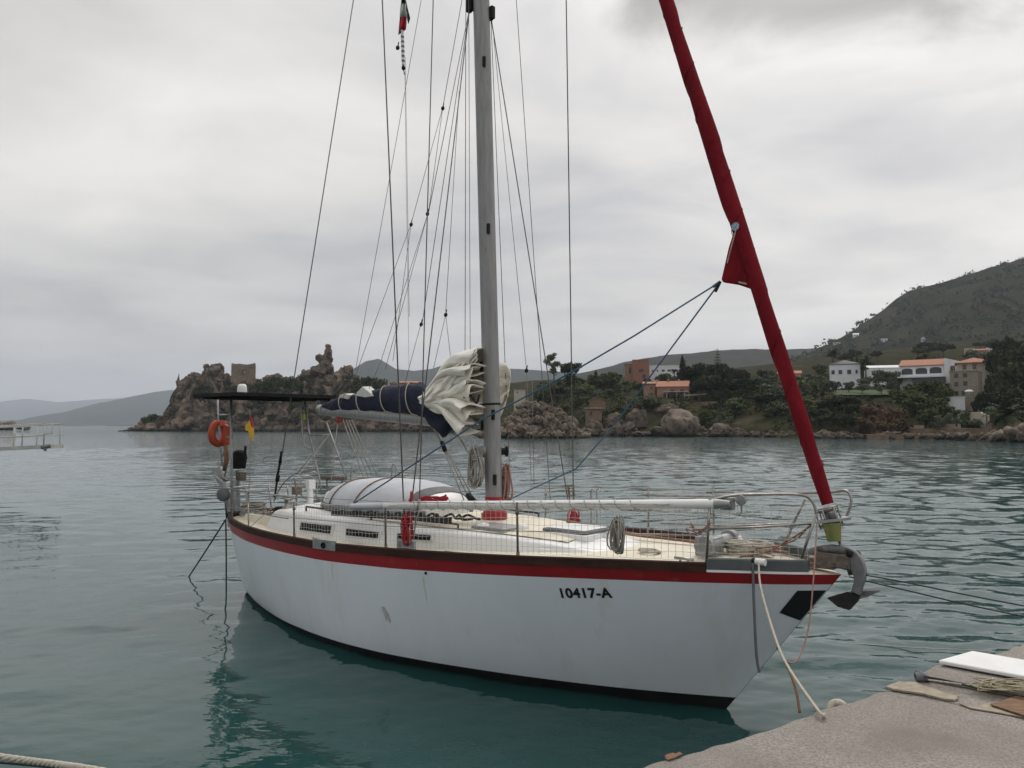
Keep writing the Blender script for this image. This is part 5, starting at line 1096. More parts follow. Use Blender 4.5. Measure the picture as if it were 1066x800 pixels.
# ==================================================================== things on the quay
b = MB(); P = [wZ(x, y, QZ + .05) for x, y in [(977, 691.5), (1012, 681.5), (1066, 691), (1250, 722), (1250, 764), (1066, 708)]]; b.prism(P, (0, 0, .028)); o = solo('white_board', b, M['white'], 'flat white board lying along the quay edge', 'board', base=P[0]); o.modifiers.new('bevel', 'BEVEL').width = .006
b = MB()
for p in (wZ(985, 694, QZ + .012), wZ(1060, 707, QZ + .036), wZ(1018, 687, QZ + .012), wZ(1120, 722, QZ + .036)): b.tube([p, p + Vector((.16, -.05, 0))], .02, 6)
solo('wooden_batten', b, M['teak'], 'dark battens supporting the white board on the quay', 'batten', base=wZ(985, 694, QZ))
b = MB(); P = [wZ(x, y, QZ + .018) for x, y in [(1031, 734.5), (1064, 724), (1110, 716), (1180, 740), (1090, 751), (1066, 746)]]; b.prism(P, (0, 0, .008)); solo('rusty_plate', b, M['rustplate'], 'rust brown iron plate let into the quay surface', 'plate', base=P[0])
rs = random.Random(12); b = MB(); base = wZ(1052, 717, QZ + .04); P = []
for k in range(60): a = k * 1.25; q = rs.uniform(.05, .17); P.append(base + Vector((math.cos(a) * q * 1.6 + rs.uniform(-.05, .05), math.sin(a) * q * .8, .006 + rs.uniform(0, .035))))
b.tube(bez(P, 4), .0045, 5); solo('rope_heap', b, M['yellowrope'] if 'yellowrope' in M else mat('yellowish_rope', (.36, .32, .21), (.26, .235, .16), rough=.9, scale=60), 'loose yellowish rope heap beside the white board on the quay', 'rope', base=base, smooth=True)
line('loose_rope', 'thin pale rope lying along the joint of the quay', [wZ(966, 708, QZ + .045), wZ(990, 711, QZ + .045), wZ(1010, 713.5, QZ + .045), wZ(1026, 714, QZ + .045), wZ(1034, 706, QZ + .045)], .005, M['rope'], cat='rope')
line('loose_rope', 'dark rope trailing from the mooring eye across the quay', [wZ(962, 704.5, QZ + .05), wZ(985, 708.5, QZ + .045), wZ(1020, 717, QZ + .045), wZ(1060, 724, QZ + .045), wZ(1110, 736, QZ + .045)], .006, M['darkrope'], cat='rope')
me_ = thing('mooring_eye', 'dark iron mooring eye sticking out at the quay edge', 'mooring eye', wZ(960, 707, QZ))
def wb(mb_, name, m, parent, sm=True, ang=50):
    o = mb_.v; c = parent.matrix_world.translation; mb_.v = [tuple(Vector(p) - c) for p in mb_.v]; return mb_.build(name, m, parent, smooth=sm, angle=ang)
b = MB(); b.tube([wZ(953, 705, QZ + .03), wZ(959, 704.5, QZ + .035), wZ(968, 706.5, QZ + .03)], [.03, .036, .015], 10); wb(b, 'stub', M['midgrey'], me_)
b = MB(); b.ring(wZ(957, 705, QZ + .03), (1, .4, .1), .035, .008, 18, 6); wb(b, 'ring', M['rusty'], me_)
tf = thing('tyre_fender', 'small fender with a white rim and dark hollow at the quay edge', 'fender', wZ(880, 727, QZ - .06))
c = wZ(879, 734, QZ - .01) + Vector((-.02, .05, -.05)); b = MB(); b.ring(c, (-.35, -.8, .5), .045, .024, 24, 10); wb(b, 'rim', M['rope'], tf)
b = MB(); b.lathe([(0, -.01), (.045, -.01), (.045, .01), (0, .01)], c, (-.35, -.8, .5), 16); wb(b, 'core', M['black'], tf)
b = MB(); b.tube([c, c + Vector((.03, .05, -.18))], .01, 6); wb(b, 'lanyard', M['greyrope'], tf)
b = MB()
for k in range(9):
    a = wZ(698 + rs.uniform(-6, 8), 790 + rs.uniform(-2.5, 2), QZ + .01); b.prism([a, a + Vector((.03, .012, .004)), a + Vector((.02, .03, .008)), a + Vector((-.01, .018, .003))], (0, 0, .003))
solo('dry_weed', b, M['brownrope'], 'scrap of dry brown weed near the quay edge', 'weed', base=wZ(698, 790, QZ))

# ==================================================================== gangway at the far left
gw = thing('gangway', 'grey metal gangway with handrails reaching in from the left', 'gangway', (0, 0, 0))
GD = 33.0
b = MB(); f0, f1 = wY(-160, 473, GD + 5), wY(46, 463.5, GD); n_ = Vector((.15, 1, 0)).normalized() * 1.15
b.add([f0, f1, f1 + n_, f0 + n_] + [q - Vector((0, 0, .16)) for q in (f0, f1, f1 + n_, f0 + n_)], [(0, 1, 2, 3), (7, 6, 5, 4), (0, 4, 5, 1), (1, 5, 6, 2), (2, 6, 7, 3), (3, 7, 4, 0)]); b.build('floor', M['gangpaint'], gw)
b = MB(); b.tube([f1 + Vector((-.1, -.05, -.1)), f1 + Vector((.14, .2, -.04))], .09, 8); b.tube([f1 + Vector((.05, 0, -.12)), f1 + Vector((.05, 0, -.26))], .06, 8); b.build('roller', M['midgrey'], gw, smooth=True, angle=50)
for s in (0, 1):
    rl = MB(); o_ = n_ * s; d = (f1 - f0).normalized(); L = (f1 - f0).length
    rl.tube([f0 + o_ + Vector((0, 0, .92)), f1 + o_ + Vector((0, 0, .92))], .028, 7); rl.tube([f0 + o_ + Vector((0, 0, .45)), f1 + o_ + Vector((0, 0, .42))], .02, 6); rl.build('handrail', M['gangpaint'], gw, smooth=True)
    for t in (0.02, .98) if s == 0 else (.02, .90):
        pass
    for back in ([.03, 1.35, 3.4, 5.2, 7.0] if s == 0 else [.25, 1.7, 3.2, 5.2, 7.0]):
        p = f1 + o_ - d * back; pb = MB(); pb.tube([p, p + Vector((0, 0, .92))], .028, 7); pb.build('post', M['gangpaint'], gw, smooth=True)
b = MB(); e = f1 + Vector((0, 0, .92)); b.tube([e, e + Vector((.26, .1, 0)), e + Vector((.26, .1, -.42)), e + Vector((0, 0, -.45))], .024, 7); b.build('end_rail', M['gangpaint'], gw, smooth=True)

# ==================================================================== buildings on the shore
M['wall_orange'] = mat('orange_render', (0.27, 0.125, 0.08), (0.22, 0.105, 0.068), rough=.9, scale=.8)
M['wall_terra'] = mat('terracotta_render', (0.30, 0.185, 0.13), (0.25, 0.15, 0.105), rough=.9, scale=.8)
M['wall_white'] = mat('white_render', (0.66, 0.67, 0.70), (0.58, 0.59, 0.61), rough=.9, scale=.6)
M['wall_cream'] = mat('cream_render', (0.46, 0.42, 0.35), (0.38, 0.34, 0.28), rough=.9, scale=.6)
M['wall_stone'] = mat('grey_stone_wall', (0.28, 0.245, 0.20), (0.20, 0.175, 0.145), rough=.95, scale=1.6, detail=8, bump=.05, bscale=3)
M['wallbrown'] = mat('brown_stone_wall', (0.15, 0.10, 0.07), (0.21, 0.15, 0.11), rough=.95, scale=.9, detail=8, bump=.12, bscale=2.2)
M['roof_tile'] = mat('terracotta_tiles', (0.37, 0.17, 0.105), (0.28, 0.125, 0.08), rough=.9, scale=1.2, stretch=(3, .5, 1))
M['roof_grey'] = mat('grey_roof', (0.16, 0.155, 0.16), (0.12, 0.115, 0.12), rough=.9, scale=1)
M['pane_dark'] = mat('dark_window', (0.03, 0.032, 0.036), (0.05, 0.05, 0.055), rough=.25, scale=2)
M['shutter'] = mat('red_brown_shutter', (0.12, 0.03, 0.022), (0.10, 0.025, 0.02), rough=.7, scale=3)
def house(name, label, cat, px, py, D, wpx, hpx, depth, roof, rpx, wm, rm, wins, yaw=0.0, group=None, over=.35, wmat=None, drop=5.0):
    k = D / FPX; W2 = wpx * k / 2; Hh = hpx * k; rh = rpx * k; base = wY(px, py, D)
    h = thing(name, label, cat, base, group, rz=yaw - math.atan((px - 533) / FPX))        # fronts look out over the bay
    b = MB(); b.add([(-W2, 0, -drop), (W2, 0, -drop), (W2, depth, -drop), (-W2, depth, -drop), (-W2, 0, Hh), (W2, 0, Hh), (W2, depth, Hh), (-W2, depth, Hh)], [(0, 1, 5, 4), (1, 2, 6, 5), (2, 3, 7, 6), (3, 0, 4, 7), (4, 5, 6, 7)])
    if roof in ('gable_side',): b.add([(-W2, 0, Hh), (-W2, depth, Hh), (-W2, depth / 2, Hh + rh - .12)], [(0, 1, 2)]); b.add([(W2, 0, Hh), (W2, depth, Hh), (W2, depth / 2, Hh + rh - .12)], [(0, 1, 2)])
    if roof == 'gable_front': b.add([(-W2, .02, Hh), (W2, .02, Hh), (0, .02, Hh + rh - .1)], [(0, 1, 2)])
    b.build('wall', wm, h)
    r = MB(); o = over; x = W2 + o; y0, y1 = -o, depth + o; e = Hh - .05; t = .22
    if roof == 'hip': pts = [(-x, y0, e), (x, y0, e), (x, y1, e), (-x, y1, e)]; ins = min(depth / 2 + o, x * .95); r.add(pts + [(p[0], p[1], p[2] + t) for p in pts] + [(-x + ins, (y0 + y1) / 2, e + rh + t), (x - ins, (y0 + y1) / 2, e + rh + t)], [(3, 2, 1, 0), (0, 1, 5, 4), (1, 2, 6, 5), (2, 3, 7, 6), (3, 0, 4, 7), (4, 5, 9, 8), (6, 7, 8, 9), (5, 6, 9), (7, 4, 8)])
    elif roof == 'gable_side':
        ym = (y0 + y1) / 2; prof = [(y0, e), (ym, e + rh), (y1, e), (y1, e + t), (ym, e + rh + t), (y0, e + t)]; r.prism([(-x, a, c) for a, c in prof], (2 * x, 0, 0))
    elif roof == 'gable_front': prof = [(-x, e), (0, e + rh), (x, e), (x, e + t), (0, e + rh + t), (-x, e + t)]; r.prism([(a, y0, c) for a, c in prof], (0, y1 - y0, 0))
    elif roof == 'shed': r.prism([(-x, y0, Hh + .01), (-x, y1, Hh + rh), (-x, y1, Hh + rh + t), (-x, y0, Hh + t)], (2 * x, 0, 0))
    else: r.box((0, depth / 2, Hh + .12), (2 * W2 + .3, depth + .3, .24))
    r.build('roof', rm, h)
    for (u, v, ww, wh, kind) in wins:                                        # photo pixels from the front's lower left corner
        cx = -W2 + u * k; cz = v * k; a = ww * k / 2; c = wh * k / 2
        if kind == 'arch':
            P = [(cx - a, -.04, cz - c), (cx + a, -.04, cz - c)] + [(cx + a * math.cos(q), -.04, cz + c * .35 + c * .65 * math.sin(q)) for q in [math.pi * i / 10 for i in range(11)]]
            f = MB(); f.prism([(cx + (p[0] - cx) * 1.12, -.03, cz + (p[2] - cz) * 1.10) for p in P], (0, .06, 0)); fr = f.build('arch', wm, h); q = MB(); q.prism(P, (0, .02, 0)); q.build('opening', M['pane_dark'], fr)
        else:
            f = MB(); f.box((cx, -.02, cz), (2 * a + .22, .08, 2 * c + .22)); fr = f.build('window' if kind != 'door' else 'door', wm, h)
            q = MB(); q.box((cx, -.075, cz), (2 * a, .04, 2 * c)); q.build('pane' if wmat is None else 'shutter', wmat or M['pane_dark'], fr)
    return h
# ruined watchtower on the headland
tw = thing('watchtower', 'square ruined stone watchtower on top of the rocky headland', 'tower', wY(253.0, 398, 386), rz=R(17))
k = 386 / FPX; b = MB(); rows = []; rs = random.Random(4)
for j, (z, s) in enumerate([(-8, 1.06), (0, 1.03), (3, 1.0), (6, 1.0), (9.2, 1.0)]):
    row = []
    for i in range(24):
        e = i // 6; f = (i % 6) / 6; cs = [(-1, -1), (1, -1), (1, 1), (-1, 1), (-1, -1)]; x = cs[e][0] + (cs[e + 1][0] - cs[e][0]) * f; y = cs[e][1] + (cs[e + 1][1] - cs[e][1]) * f
        row.append((x * 11.8 * k * s, y * 12 * k * s + 6, z + (rs.uniform(-.35, .75) if j == 4 else 0)))
    rows.append(row)
b.grid(rows, 0, True); n0 = len(b.v) - 24; b.add([(0, 6, 8.6)], []); c_i = len(b.v) - 1
for i in range(24): b.f.append((n0 + i, n0 + (i + 1) % 24, c_i)); b.m.append(0)
M['towerstone'] = mat('tower_stone', (0.16, 0.12, 0.09), (0.25, 0.19, 0.145), rough=.95, scale=.7, detail=9, bump=.15, bscale=1.6, c3=(.09, .07, .055), s3=.35, lo3=.52, hi3=.68)
b.build('wall', M['towerstone'], tw)
f = MB(); f.prism([(-1.0 + .3, .04 - 12 * k + 6 - .5, 4.2), (1.1 + .3, 6 - 12 * k - .46, 4.2), (1.2 + .3, 6 - 12 * k - .46, 5.6), (.4 + .3, 6 - 12 * k - .46, 6.4), (-.9 + .3, 6 - 12 * k - .46, 5.7)], (0, .3, 0)); wn_ = f.build('window', M['rock'], tw)
f = MB(); f.prism([(-.1 + .3, 6 - 12 * k - .56, 4.5), (.8 + .3, 6 - 12 * k - .56, 4.5), (.7 + .3, 6 - 12 * k - .56, 5.4), (.1 + .3, 6 - 12 * k - .56, 5.3)], (0, .1, 0)); f.build('opening', M['wall_cream'], wn_)

house('modern_house', 'tall orange flat roofed block rising above the wooded slope', 'house', 667, 395, 300, 17, 20, 9, 'shed', 1.6, M['wall_orange'], M['wall_orange'], [(9, 9, 5, 3, 'w'), (12, 3, 3, 4, 'w')], over=.1)
house('modern_house_wing', 'lower orange wing on the left of the tall orange block', 'house', 654.5, 394, 304, 8, 14.5, 9, 'flat', 0, M['wall_terra'], M['wall_orange'], [(5.5, 8, 2, 6, 'w')], over=.1)
house('long_white_house', 'long low white flat roofed house beside the orange block', 'house', 693, 394, 315, 33, 13, 8, 'flat', 0, M['wall_white'], M['wall_white'], [(3, 8, 1.6, 1.8, 'w'), (8, 8, 1.6, 1.8, 'w'), (14, 8, 3, 2, 'w'), (20, 8, 3, 2, 'w'), (26, 8, 2, 2, 'w')], over=.1)
hh = house('terracotta_house', 'terracotta villa with a red tiled roof and two dark red shutters above the rocks', 'house', 700, 415.5, 243, 32, 12.5, 9, 'gable_side', 6.5, M['wall_terra'], M['roof_tile'], [(16, 7.8, 4.0, 4.2, 'w'), (26, 7.8, 4.0, 4.2, 'w')], yaw=R(-4), wmat=M['shutter'])
k = 243 / FPX; b = MB()
for u in (8, 18, 26): b.box((-16 * k + u * k + .8, -1.4, 1.0), (.35, .35, 2.3))
b.box((1.2, -1.0, 2.2), (7.6, 2.0, .22)); b.build('veranda', M['wall_cream'], hh); b = MB(); b.box((1.0, -.12, .75), (7.6, .12, 1.7)); b.build('veranda_opening', M['pane_dark'], hh)
b = MB(); b.box((-1.5, 4.2, 12.5 * k + 2.0), (.7, .7, 1.5)); b.build('chimney', M['wall_terra'], hh)
house('terrace_annex', 'small terracotta annex on the left of the red tiled villa', 'house', 676, 409, 247, 12, 9, 6, 'gable_side', 2.5, M['wall_terra'], M['roof_tile'], [(8, 5, 1.6, 2.5, 'w')])
house('stone_hut', 'small ruined stone hut with a tiled roof just above the shore rocks', 'hut', 618, 434.5, 206, 17, 8.5, 5, 'shed', .8, M['wallbrown'], M['wallbrown'], [(6, 4.0, 2.2, 4, 'w')])
house('gabled_stone_house', 'old stone gable house half hidden in the scrub above the shore hut', 'house', 622, 421, 222, 17, 3, 6, 'gable_front', 5.5, M['wallbrown'], M['wallbrown'], [])
house('white_house', 'square white house with a grey pointed roof above the lawn', 'house', 879.5, 391.5, 232, 29.5, 12, 9, 'hip', 5.0, M['wall_white'], M['roof_grey'], [(3.5, 4, 3.2, 4.2, 'w'), (10.5, 4, 3.6, 4.2, 'w'), (19, 4, 3.8, 4.5, 'w'), (26, 4, 2, 4, 'w')], over=.15)
av = house('arched_villa', 'large white villa with three arches and a tiled roof strip', 'villa', 959.5, 392, 216, 41, 11, 11, 'gable_side', 7.5, M['wall_white'], M['roof_tile'], [(7, 5.5, 10.5, 6.5, 'arch'), (20.3, 5.7, 10.8, 6.5, 'arch'), (33.4, 5.9, 11, 6.5, 'arch')], yaw=R(-7), over=.3)
k = 216 / FPX; b = MB(); b.box((20.5 * k + 2.3, 4.5, .6), (4.4, 10, 5.6)); b.prism([(20.5 * k + .1, -.5, 3.41), (20.5 * k + 4.6, -.5, 3.41), (20.5 * k + 4.6, -.5, 3.6), (20.5 * k + .1, -.5, 4.9)], (0, 10, 0)); b.build('side_wing', M['wall_white'], av)
b = MB(); b.box((20.5 * k + 2.2, -.54, 1.9), (1.1, .08, 1.4)); b.build('window', M['pane_dark'], av)
b = MB(); b.box((0, -1.3, -.25), (41 * k + .6, 2.6, .35)); b.build('terrace', M['wall_white'], av)
b = MB(); b.box((2, -1.0, -2.2), (41 * k - 3, 1.6, 3.4)); b.build('undercroft', M['pane_dark'], av)
gh = house('greenhouse_wing', 'long pale sloping roofed shed stretching left of the arched villa', 'shed', 925, 391, 238, 36, 7.5, 10, 'shed', 4.8, M['wall_white'], M['wall_white'], [], yaw=R(10), over=.1)
sh_ = house('stone_building', 'grey stone three storey building with a roof terrace by the dark pines', 'building', 1003.5, 413, 190, 25, 26, 8, 'flat', 0, M['wall_stone'], M['wall_stone'], [(6, 13, 3.6, 4.6, 'w'), (14.2, 13.5, 3.6, 4.6, 'w'), (6, 22, 3.8, 4.2, 'w'), (14.2, 22, 3.8, 4.2, 'w'), (6, 3.6, 3, 4.4, 'w'), (12, 3.6, 3, 4.4, 'w')], yaw=R(-8))
k = 190 / FPX
b = MB()
for u in np.linspace(-12, 12, 9): b.box((u * k, .15, 26 * k + .75), (.10, .10, 1.0))
b.box((0, .15, 26 * k + 1.25), (25 * k, .12, .10)); b.build('terrace_railing', M['wall_terra'], sh_)
house('tiled_top_house', 'house with a wide orange tiled roof standing behind the stone building', 'house', 1014, 387, 200, 31, 9, 8, 'hip', 6, M['wall_cream'], M['roof_tile'], [(7, 5, 4, 5, 'w'), (16, 5, 4, 5, 'w')], over=.5)
house('white_balcony', 'small white terrace block at the foot of the stone building', 'terrace', 993.5, 417.5, 186, 19, 3.2, 3, 'flat', 0, M['wall_white'], M['wall_white'], [])
b = MB(); p = wY(1009, 413.5, 186); b.lathe([(0, .9), (.6, .8), (1.0, .45), (1.05, .38), (0, .5)], p + Vector((0, 0, .9)), None, 14); b.tube([p, p + Vector((0, 0, 1.7))], .04, 6); solo('parasol', b, M['wall_white'], 'white parasol on the terrace below the stone building', 'parasol', base=p, smooth=True)
house('roadside_house', 'orange house with a red tiled roof just behind the red furled sail', 'house', 822, 397, 262, 22, 7.5, 7, 'gable_side', 3.5, M['wall_terra'], M['roof_tile'], [(5, 4, 2, 2.5, 'w'), (11, 4, 2, 2.5, 'w'), (17, 4, 2, 2.5, 'w')])
house('upper_house', 'cream house above and left of the red tiled roadside house', 'house', 817, 386, 320, 14, 7, 7, 'flat', 0, M['wall_cream'], M['roof_tile'], [(4, 4, 2, 2.5, 'w'), (10, 4, 2, 2.5, 'w')])
house('low_white_annex', 'low white annex right of the roadside house', 'house', 837, 398, 258, 12, 3.5, 5, 'flat', 0, M['wall_white'], M['wall_white'], [])
house('pink_house', 'long pinkish house with a flat tiled roof seen just above the boom', 'house', 427, 405, 325, 24, 6, 8, 'gable_side', 2.2, M['wall_terra'], M['roof_tile'], [(5, 3.2, 2, 2, 'w'), (11, 3.2, 2, 2, 'w'), (17, 3.2, 2, 2, 'w')])
from mathutils.bvhtree import BVHTree
_bv = [BVHTree.FromPolygons([v.co[:] for v in o.data.vertices], [p.vertices[:] for p in o.data.polygons]) for o in (big, bpy.data.objects['shore_slope'])]
def hit(px, py):
    d = ray(px, py).normalized(); r = [t.ray_cast(C0, d) for t in _bv]; r = [q[0] for q in r if q[0] is not None]
    return min(r, key=lambda q: (q - C0).length) if r else wY(px, py, 600)
for lab, px, py, D, w_, h_, rf, wm in (('small white farmhouse alone on the slope of the wooded hill', 920, 356.5, 560, 7.5, 3.6, 'flat', 'wall_white'), ('little white shed higher up the wooded hill', 891, 350.5, 640, 6, 2.0, 'shed', 'wall_white'), ('tiny white building low on the wooded hill right of the farmhouse', 961, 356, 540, 4, 3.5, 'gable_front', 'wall_white'), ('small orange roofed house above the stone building among the trees', 1021, 369, 330, 14, 4, 'gable_side', 'wall_terra'), ('pale house left of the small orange roofed house above the stone building', 1009, 368, 335, 9, 5, 'flat', 'wall_cream'), ('pale block right of the small orange roofed house above the stone building', 1030, 367, 340, 5, 4.5, 'flat', 'wall_white'), ('faint pale house on the left foot of the wooded hill', 871, 359, 620, 7, 2.4, 'flat', 'wall_cream')):
    q_ = hit(px, py); D = q_.y
    house('farmhouse', lab, 'house', px, py, D, w_, h_, 6, rf, 1.8, M[wm], M['roof_tile'] if wm == 'wall_terra' else M[wm], [(w_ * .35, h_ * .5, 1.0, 1.2, 'w'), (w_ * .7, h_ * .5, 1.0, 1.2, 'w')], over=.1, drop=1.5)
for lab, px, py, D, w_, h_ in (('pale old house wall glimpsed through scrub above the rocky islet', 541, 413, 268, 12, 7),):
    house('cottage', lab, 'house', px, py, D, w_, h_, 6, 'flat', 0, M['wall_cream'], M['wall_stone'], [(w_ * .3, h_ * .6, 1.2, 1.5, 'w')], over=.1)
# retaining walls along the water on the right
def shore_wall(name, label, pts, py0, hpx, thick, m):
    b = MB(); P = []
    for (px, D, top) in pts:
        q = wY(px, top, D); P.append(q)
    rows = []
    rows.append([Vector((p.x, p.y, -.6)) for p in P]); rows.append(P); rows.append([p + Vector((0, thick, 0)) for p in P]); rows.append([Vector((p.x, p.y + thick, -.6)) for p in P])
    b.grid(rows); return solo(name, b, m, label, 'wall')
shore_wall('quay_wall', 'long low brown stone sea wall on the far right shore', [(902, 163, 452.5), (960, 160, 452.5), (1000, 152, 453), (1045, 140, 455)], 0, 0, 4.0, M['wallbrown'])
shore_wall('retaining_wall', 'brown stone retaining wall set back above the long low sea wall', [(927, 168, 446), (975, 166, 446.5), (1015, 160, 446), (1040, 152, 446)], 0, 0, 3.0, M['wallbrown'])
shore_wall('retaining_wall', 'taller brown stone wall at the right edge below the dark palm', [(1036, 150, 440), (1066, 142, 440), (1130, 132, 439)], 0, 0, 3.0, M['wallbrown'])
shore_wall('parapet', 'pale capped parapet on top of the set back retaining wall', [(928, 169.5, 442.6), (962, 168, 443)], 0, 0, 1.5, M['wall_stone'])
shore_wall('parapet', 'short pale parapet right of the longer pale capped one', [(977, 167, 441.5), (1000, 163.5, 441.5)], 0, 0, 1.2, M['wall_stone'])
shore_wall('terrace_wall', 'ochre terrace wall behind the parked shrubs on the right', [(1000, 172, 430), (1022, 168, 429), (1030, 164, 433)], 0, 0, 1.2, M['wall_cream'])
shore_wall('terrace_wall', 'long brown terrace wall below the red tiled villa', [(700, 231, 419), (722, 230, 419), (746, 228, 418)], 0, 0, 1.0, M['wallbrown'])
b = MB(); p0, p1 = wY(714, 412.3, 238), wY(736, 410.8, 236); b.prism([p0, p1, p1 + Vector((0, 3, .1)), p0 + Vector((0, 3, .1))], (0, 0, .25)); solo('pergola_roof', b, M['wall_cream'], 'thin pale pergola roof beside the red tiled villa', 'pergola')
# large single boulders at the water's edge
for i, (lab, px, yt, yb, w_, D) in enumerate((('huge rounded pale topped boulder at the water edge', 708, 427, 457, 48, 197), ('sloping grey boulder right of the huge pale topped one', 751, 442, 457, 34, 196), ('small flat boulder left of the huge pale topped one', 688, 448, 457, 22, 194.5), ('pale flat boulder at the foot of the sea wall', 978, 452, 460, 22, 156), ('broad pale boulder near the right edge', 1034, 451.5, 461, 30, 136), ('tall pale boulder at the right edge', 1056, 446, 461, 28, 131), ('low pale boulder behind the tall one at the right edge', 1066, 440, 459, 26, 138))):
    c = wY(px, (yt + yb) / 2, D); k = D / FPX; b = MB(); b.add(rock_verts(c, (w_ / 2 * k * 1.08, w_ / 2 * k * .8, (yb - yt) / 2 * k * 1.12), i + 90), ICO_F)
    o = solo('boulder', b, M['palerock'] if i > 2 else M['shorerock'] if i else M['boulderrock'], lab, 'boulder', smooth=True, angle=45)
    for v in o.data.vertices:
        p = v.co * .5; d, _ = mn.voronoi(p + Vector((i * 7, 0, 0))); v.co += v.normal * (.55 if i == 0 else .32) * (min(1, (d[1] - d[0]) * 3) - .7 + .9 * mn.fractal(p * 2, .9, 2, 4))

# ==================================================================== trees and scrub
def foliage(name, c1, c2, rand=.38): return mat(name, c1, c2, rough=.85, scale=.5, detail=4, spec=.15, rand=rand)
M['leaf_dark'] = foliage('dark_pine_foliage', (.020, .030, .016), (.046, .058, .026))
M['leaf_mid'] = foliage('green_foliage', (.042, .058, .020), (.090, .105, .040))
M['leaf_olive'] = foliage('olive_foliage', (.075, .088, .055), (.12, .13, .085))
M['leaf_pale'] = foliage('pale_eucalyptus_foliage', (.070, .082, .048), (.105, .115, .07))
M['leaf_brown'] = foliage('dry_reddish_foliage', (.10, .062, .038), (.15, .10, .062))
M['hillscrub'] = foliage('hill_scrub_foliage', (.020, .027, .015), (.042, .048, .026))
M['leaf_palm'] = foliage('palm_foliage', (.022, .036, .016), (.045, .06, .026))
M['bark'] = mat('tree_bark', (.06, .045, .035), (.10, .08, .06), rough=.95, scale=2)
def leaves(b, clumps, n, leaf, seed, shell=.55, flat=0.0):
    rg = np.random.default_rng(seed); C = np.array(clumps, float); vol = (C[:, 3] * C[:, 4] * C[:, 5]) ** .75; idx = rg.choice(len(C), n, p=vol / vol.sum())
    d = rg.normal(size=(n, 3)); d /= np.linalg.norm(d, axis=1)[:, None]; r = (shell + (1 - shell) * rg.random(n)) * (1 + .10 * rg.normal(size=n)); p = C[idx, :3] + d * r[:, None] * C[idx, 3:6]
    nr = d * .8 + rg.normal(size=(n, 3)) * .7; nr[:, 2] += flat; nr /= np.linalg.norm(nr, axis=1)[:, None]
    t = np.cross(nr, rg.normal(size=(n, 3))); t /= np.linalg.norm(t, axis=1)[:, None]; u = np.cross(nr, t); s = leaf * rg.uniform(.55, 1.35, n)[:, None]
    q = np.stack([p - t * s - u * s * .6, p + t * s * .3 - u * s * .9, p + t * s + u * s * .35, p - t * s * .3 + u * s], 1).reshape(-1, 3)
    k = len(b.v); b.v += [tuple(x) for x in q]; b.f += [(k + 4 * i, k + 4 * i + 1, k + 4 * i + 2, k + 4 * i + 3) for i in range(n)]; b.m += [0] * n
def rclumps(seed, n, R0, Hc, rz, cr, dome=True):
    rs = random.Random(seed); out = []
    for i in range(n):
        a = rs.uniform(0, 6.283); q = R0 * math.sqrt(rs.random()); z = Hc + rs.uniform(-1, 1) * rz * (math.sqrt(max(0, 1 - (q / R0) ** 2)) if dome else 1); c = cr * rs.uniform(.7, 1.3); out.append((math.cos(a) * q, math.sin(a) * q, z, c, c, c * .75))
    return out
def trunk(b, h, r, limbs, seed, spread):
    rs = random.Random(seed); b.tube([(0, 0, -2.5), (rs.uniform(-.1, .1), 0, h * .5), (rs.uniform(-.3, .3), rs.uniform(-.3, .3), h)], [r * 1.3, r, r * .6], 7)
    for i in range(limbs):
        a = 6.283 * i / limbs + rs.uniform(-.4, .4); z0 = h * rs.uniform(.55, .95); b.tube([(0, 0, z0), (math.cos(a) * spread * .5, math.sin(a) * spread * .5, z0 + spread * .35), (math.cos(a) * spread, math.sin(a) * spread, z0 + spread * .6)], [r * .5, r * .35, r * .15], 5)
def tmpl(name, cat, lm, h, tr, clumps, n, leaf, seed, shell=.55, flat=0.0):
    o = thing(name, None, cat, (0, 0, -500)); t = MB(); trunk(t, *tr); t.build('trunk', M['bark'], o, smooth=True); c = MB(); leaves(c, clumps, n, leaf, seed, shell, flat); c.build('crown', M[lm], o); o['h'] = h; return o
T = {}
for v in range(3):
    T['pine', v] = tmpl('pine_tree', 'tree', 'leaf_dark', 10, (5.5, .25, 6, v, 2.6), rclumps(v, 17, 3.9, 6.6, 2.6, 1.5), 2300, .30, v, .5)
    T['round', v] = tmpl('leafy_tree', 'tree', 'leaf_mid', 7, (3.0, .2, 6, v + 5, 1.9), rclumps(v + 20, 14, 2.7, 4.3, 2.1, 1.25), 1700, .27, v + 9, .5)
    T['olive', v] = tmpl('olive_tree', 'tree', 'leaf_olive', 5, (2.0, .2, 5, v + 9, 1.4), rclumps(v + 40, 12, 2.1, 3.2, 1.3, .95), 1200, .20, v + 19, .55)
    T['bush', v] = tmpl('scrub_bush', 'bush', 'leaf_mid' if v else 'leaf_dark', 3, (.8, .08, 4, v, .6), rclumps(v + 60, 8, 1.5, 1.2, .9, .85), 700, .22, v + 29, .5)
T['brown', 0] = tmpl('dry_bush', 'bush', 'leaf_brown', 5, (1.5, .12, 6, 3, 1.4), rclumps(71, 14, 3.0, 2.2, 1.5, 1.2), 1600, .24, 31, .5)
T['cypress', 0] = tmpl('cypress_tree', 'tree', 'leaf_dark', 9, (3, .15, 3, 2, .3), [(0, 0, 1.2 + i * .95, .95 * (1 - (i / 8.6) ** 2) + .1, .95 * (1 - (i / 8.6) ** 2) + .1, .8) for i in range(9)], 1100, .22, 5, .5)
T['eucalyptus', 0] = tmpl('eucalyptus_tree', 'tree', 'leaf_pale', 12, (8, .22, 7, 4, 2.3), rclumps(81, 13, 2.9, 8.6, 3.0, 1.0), 1100, .24, 6, .5)
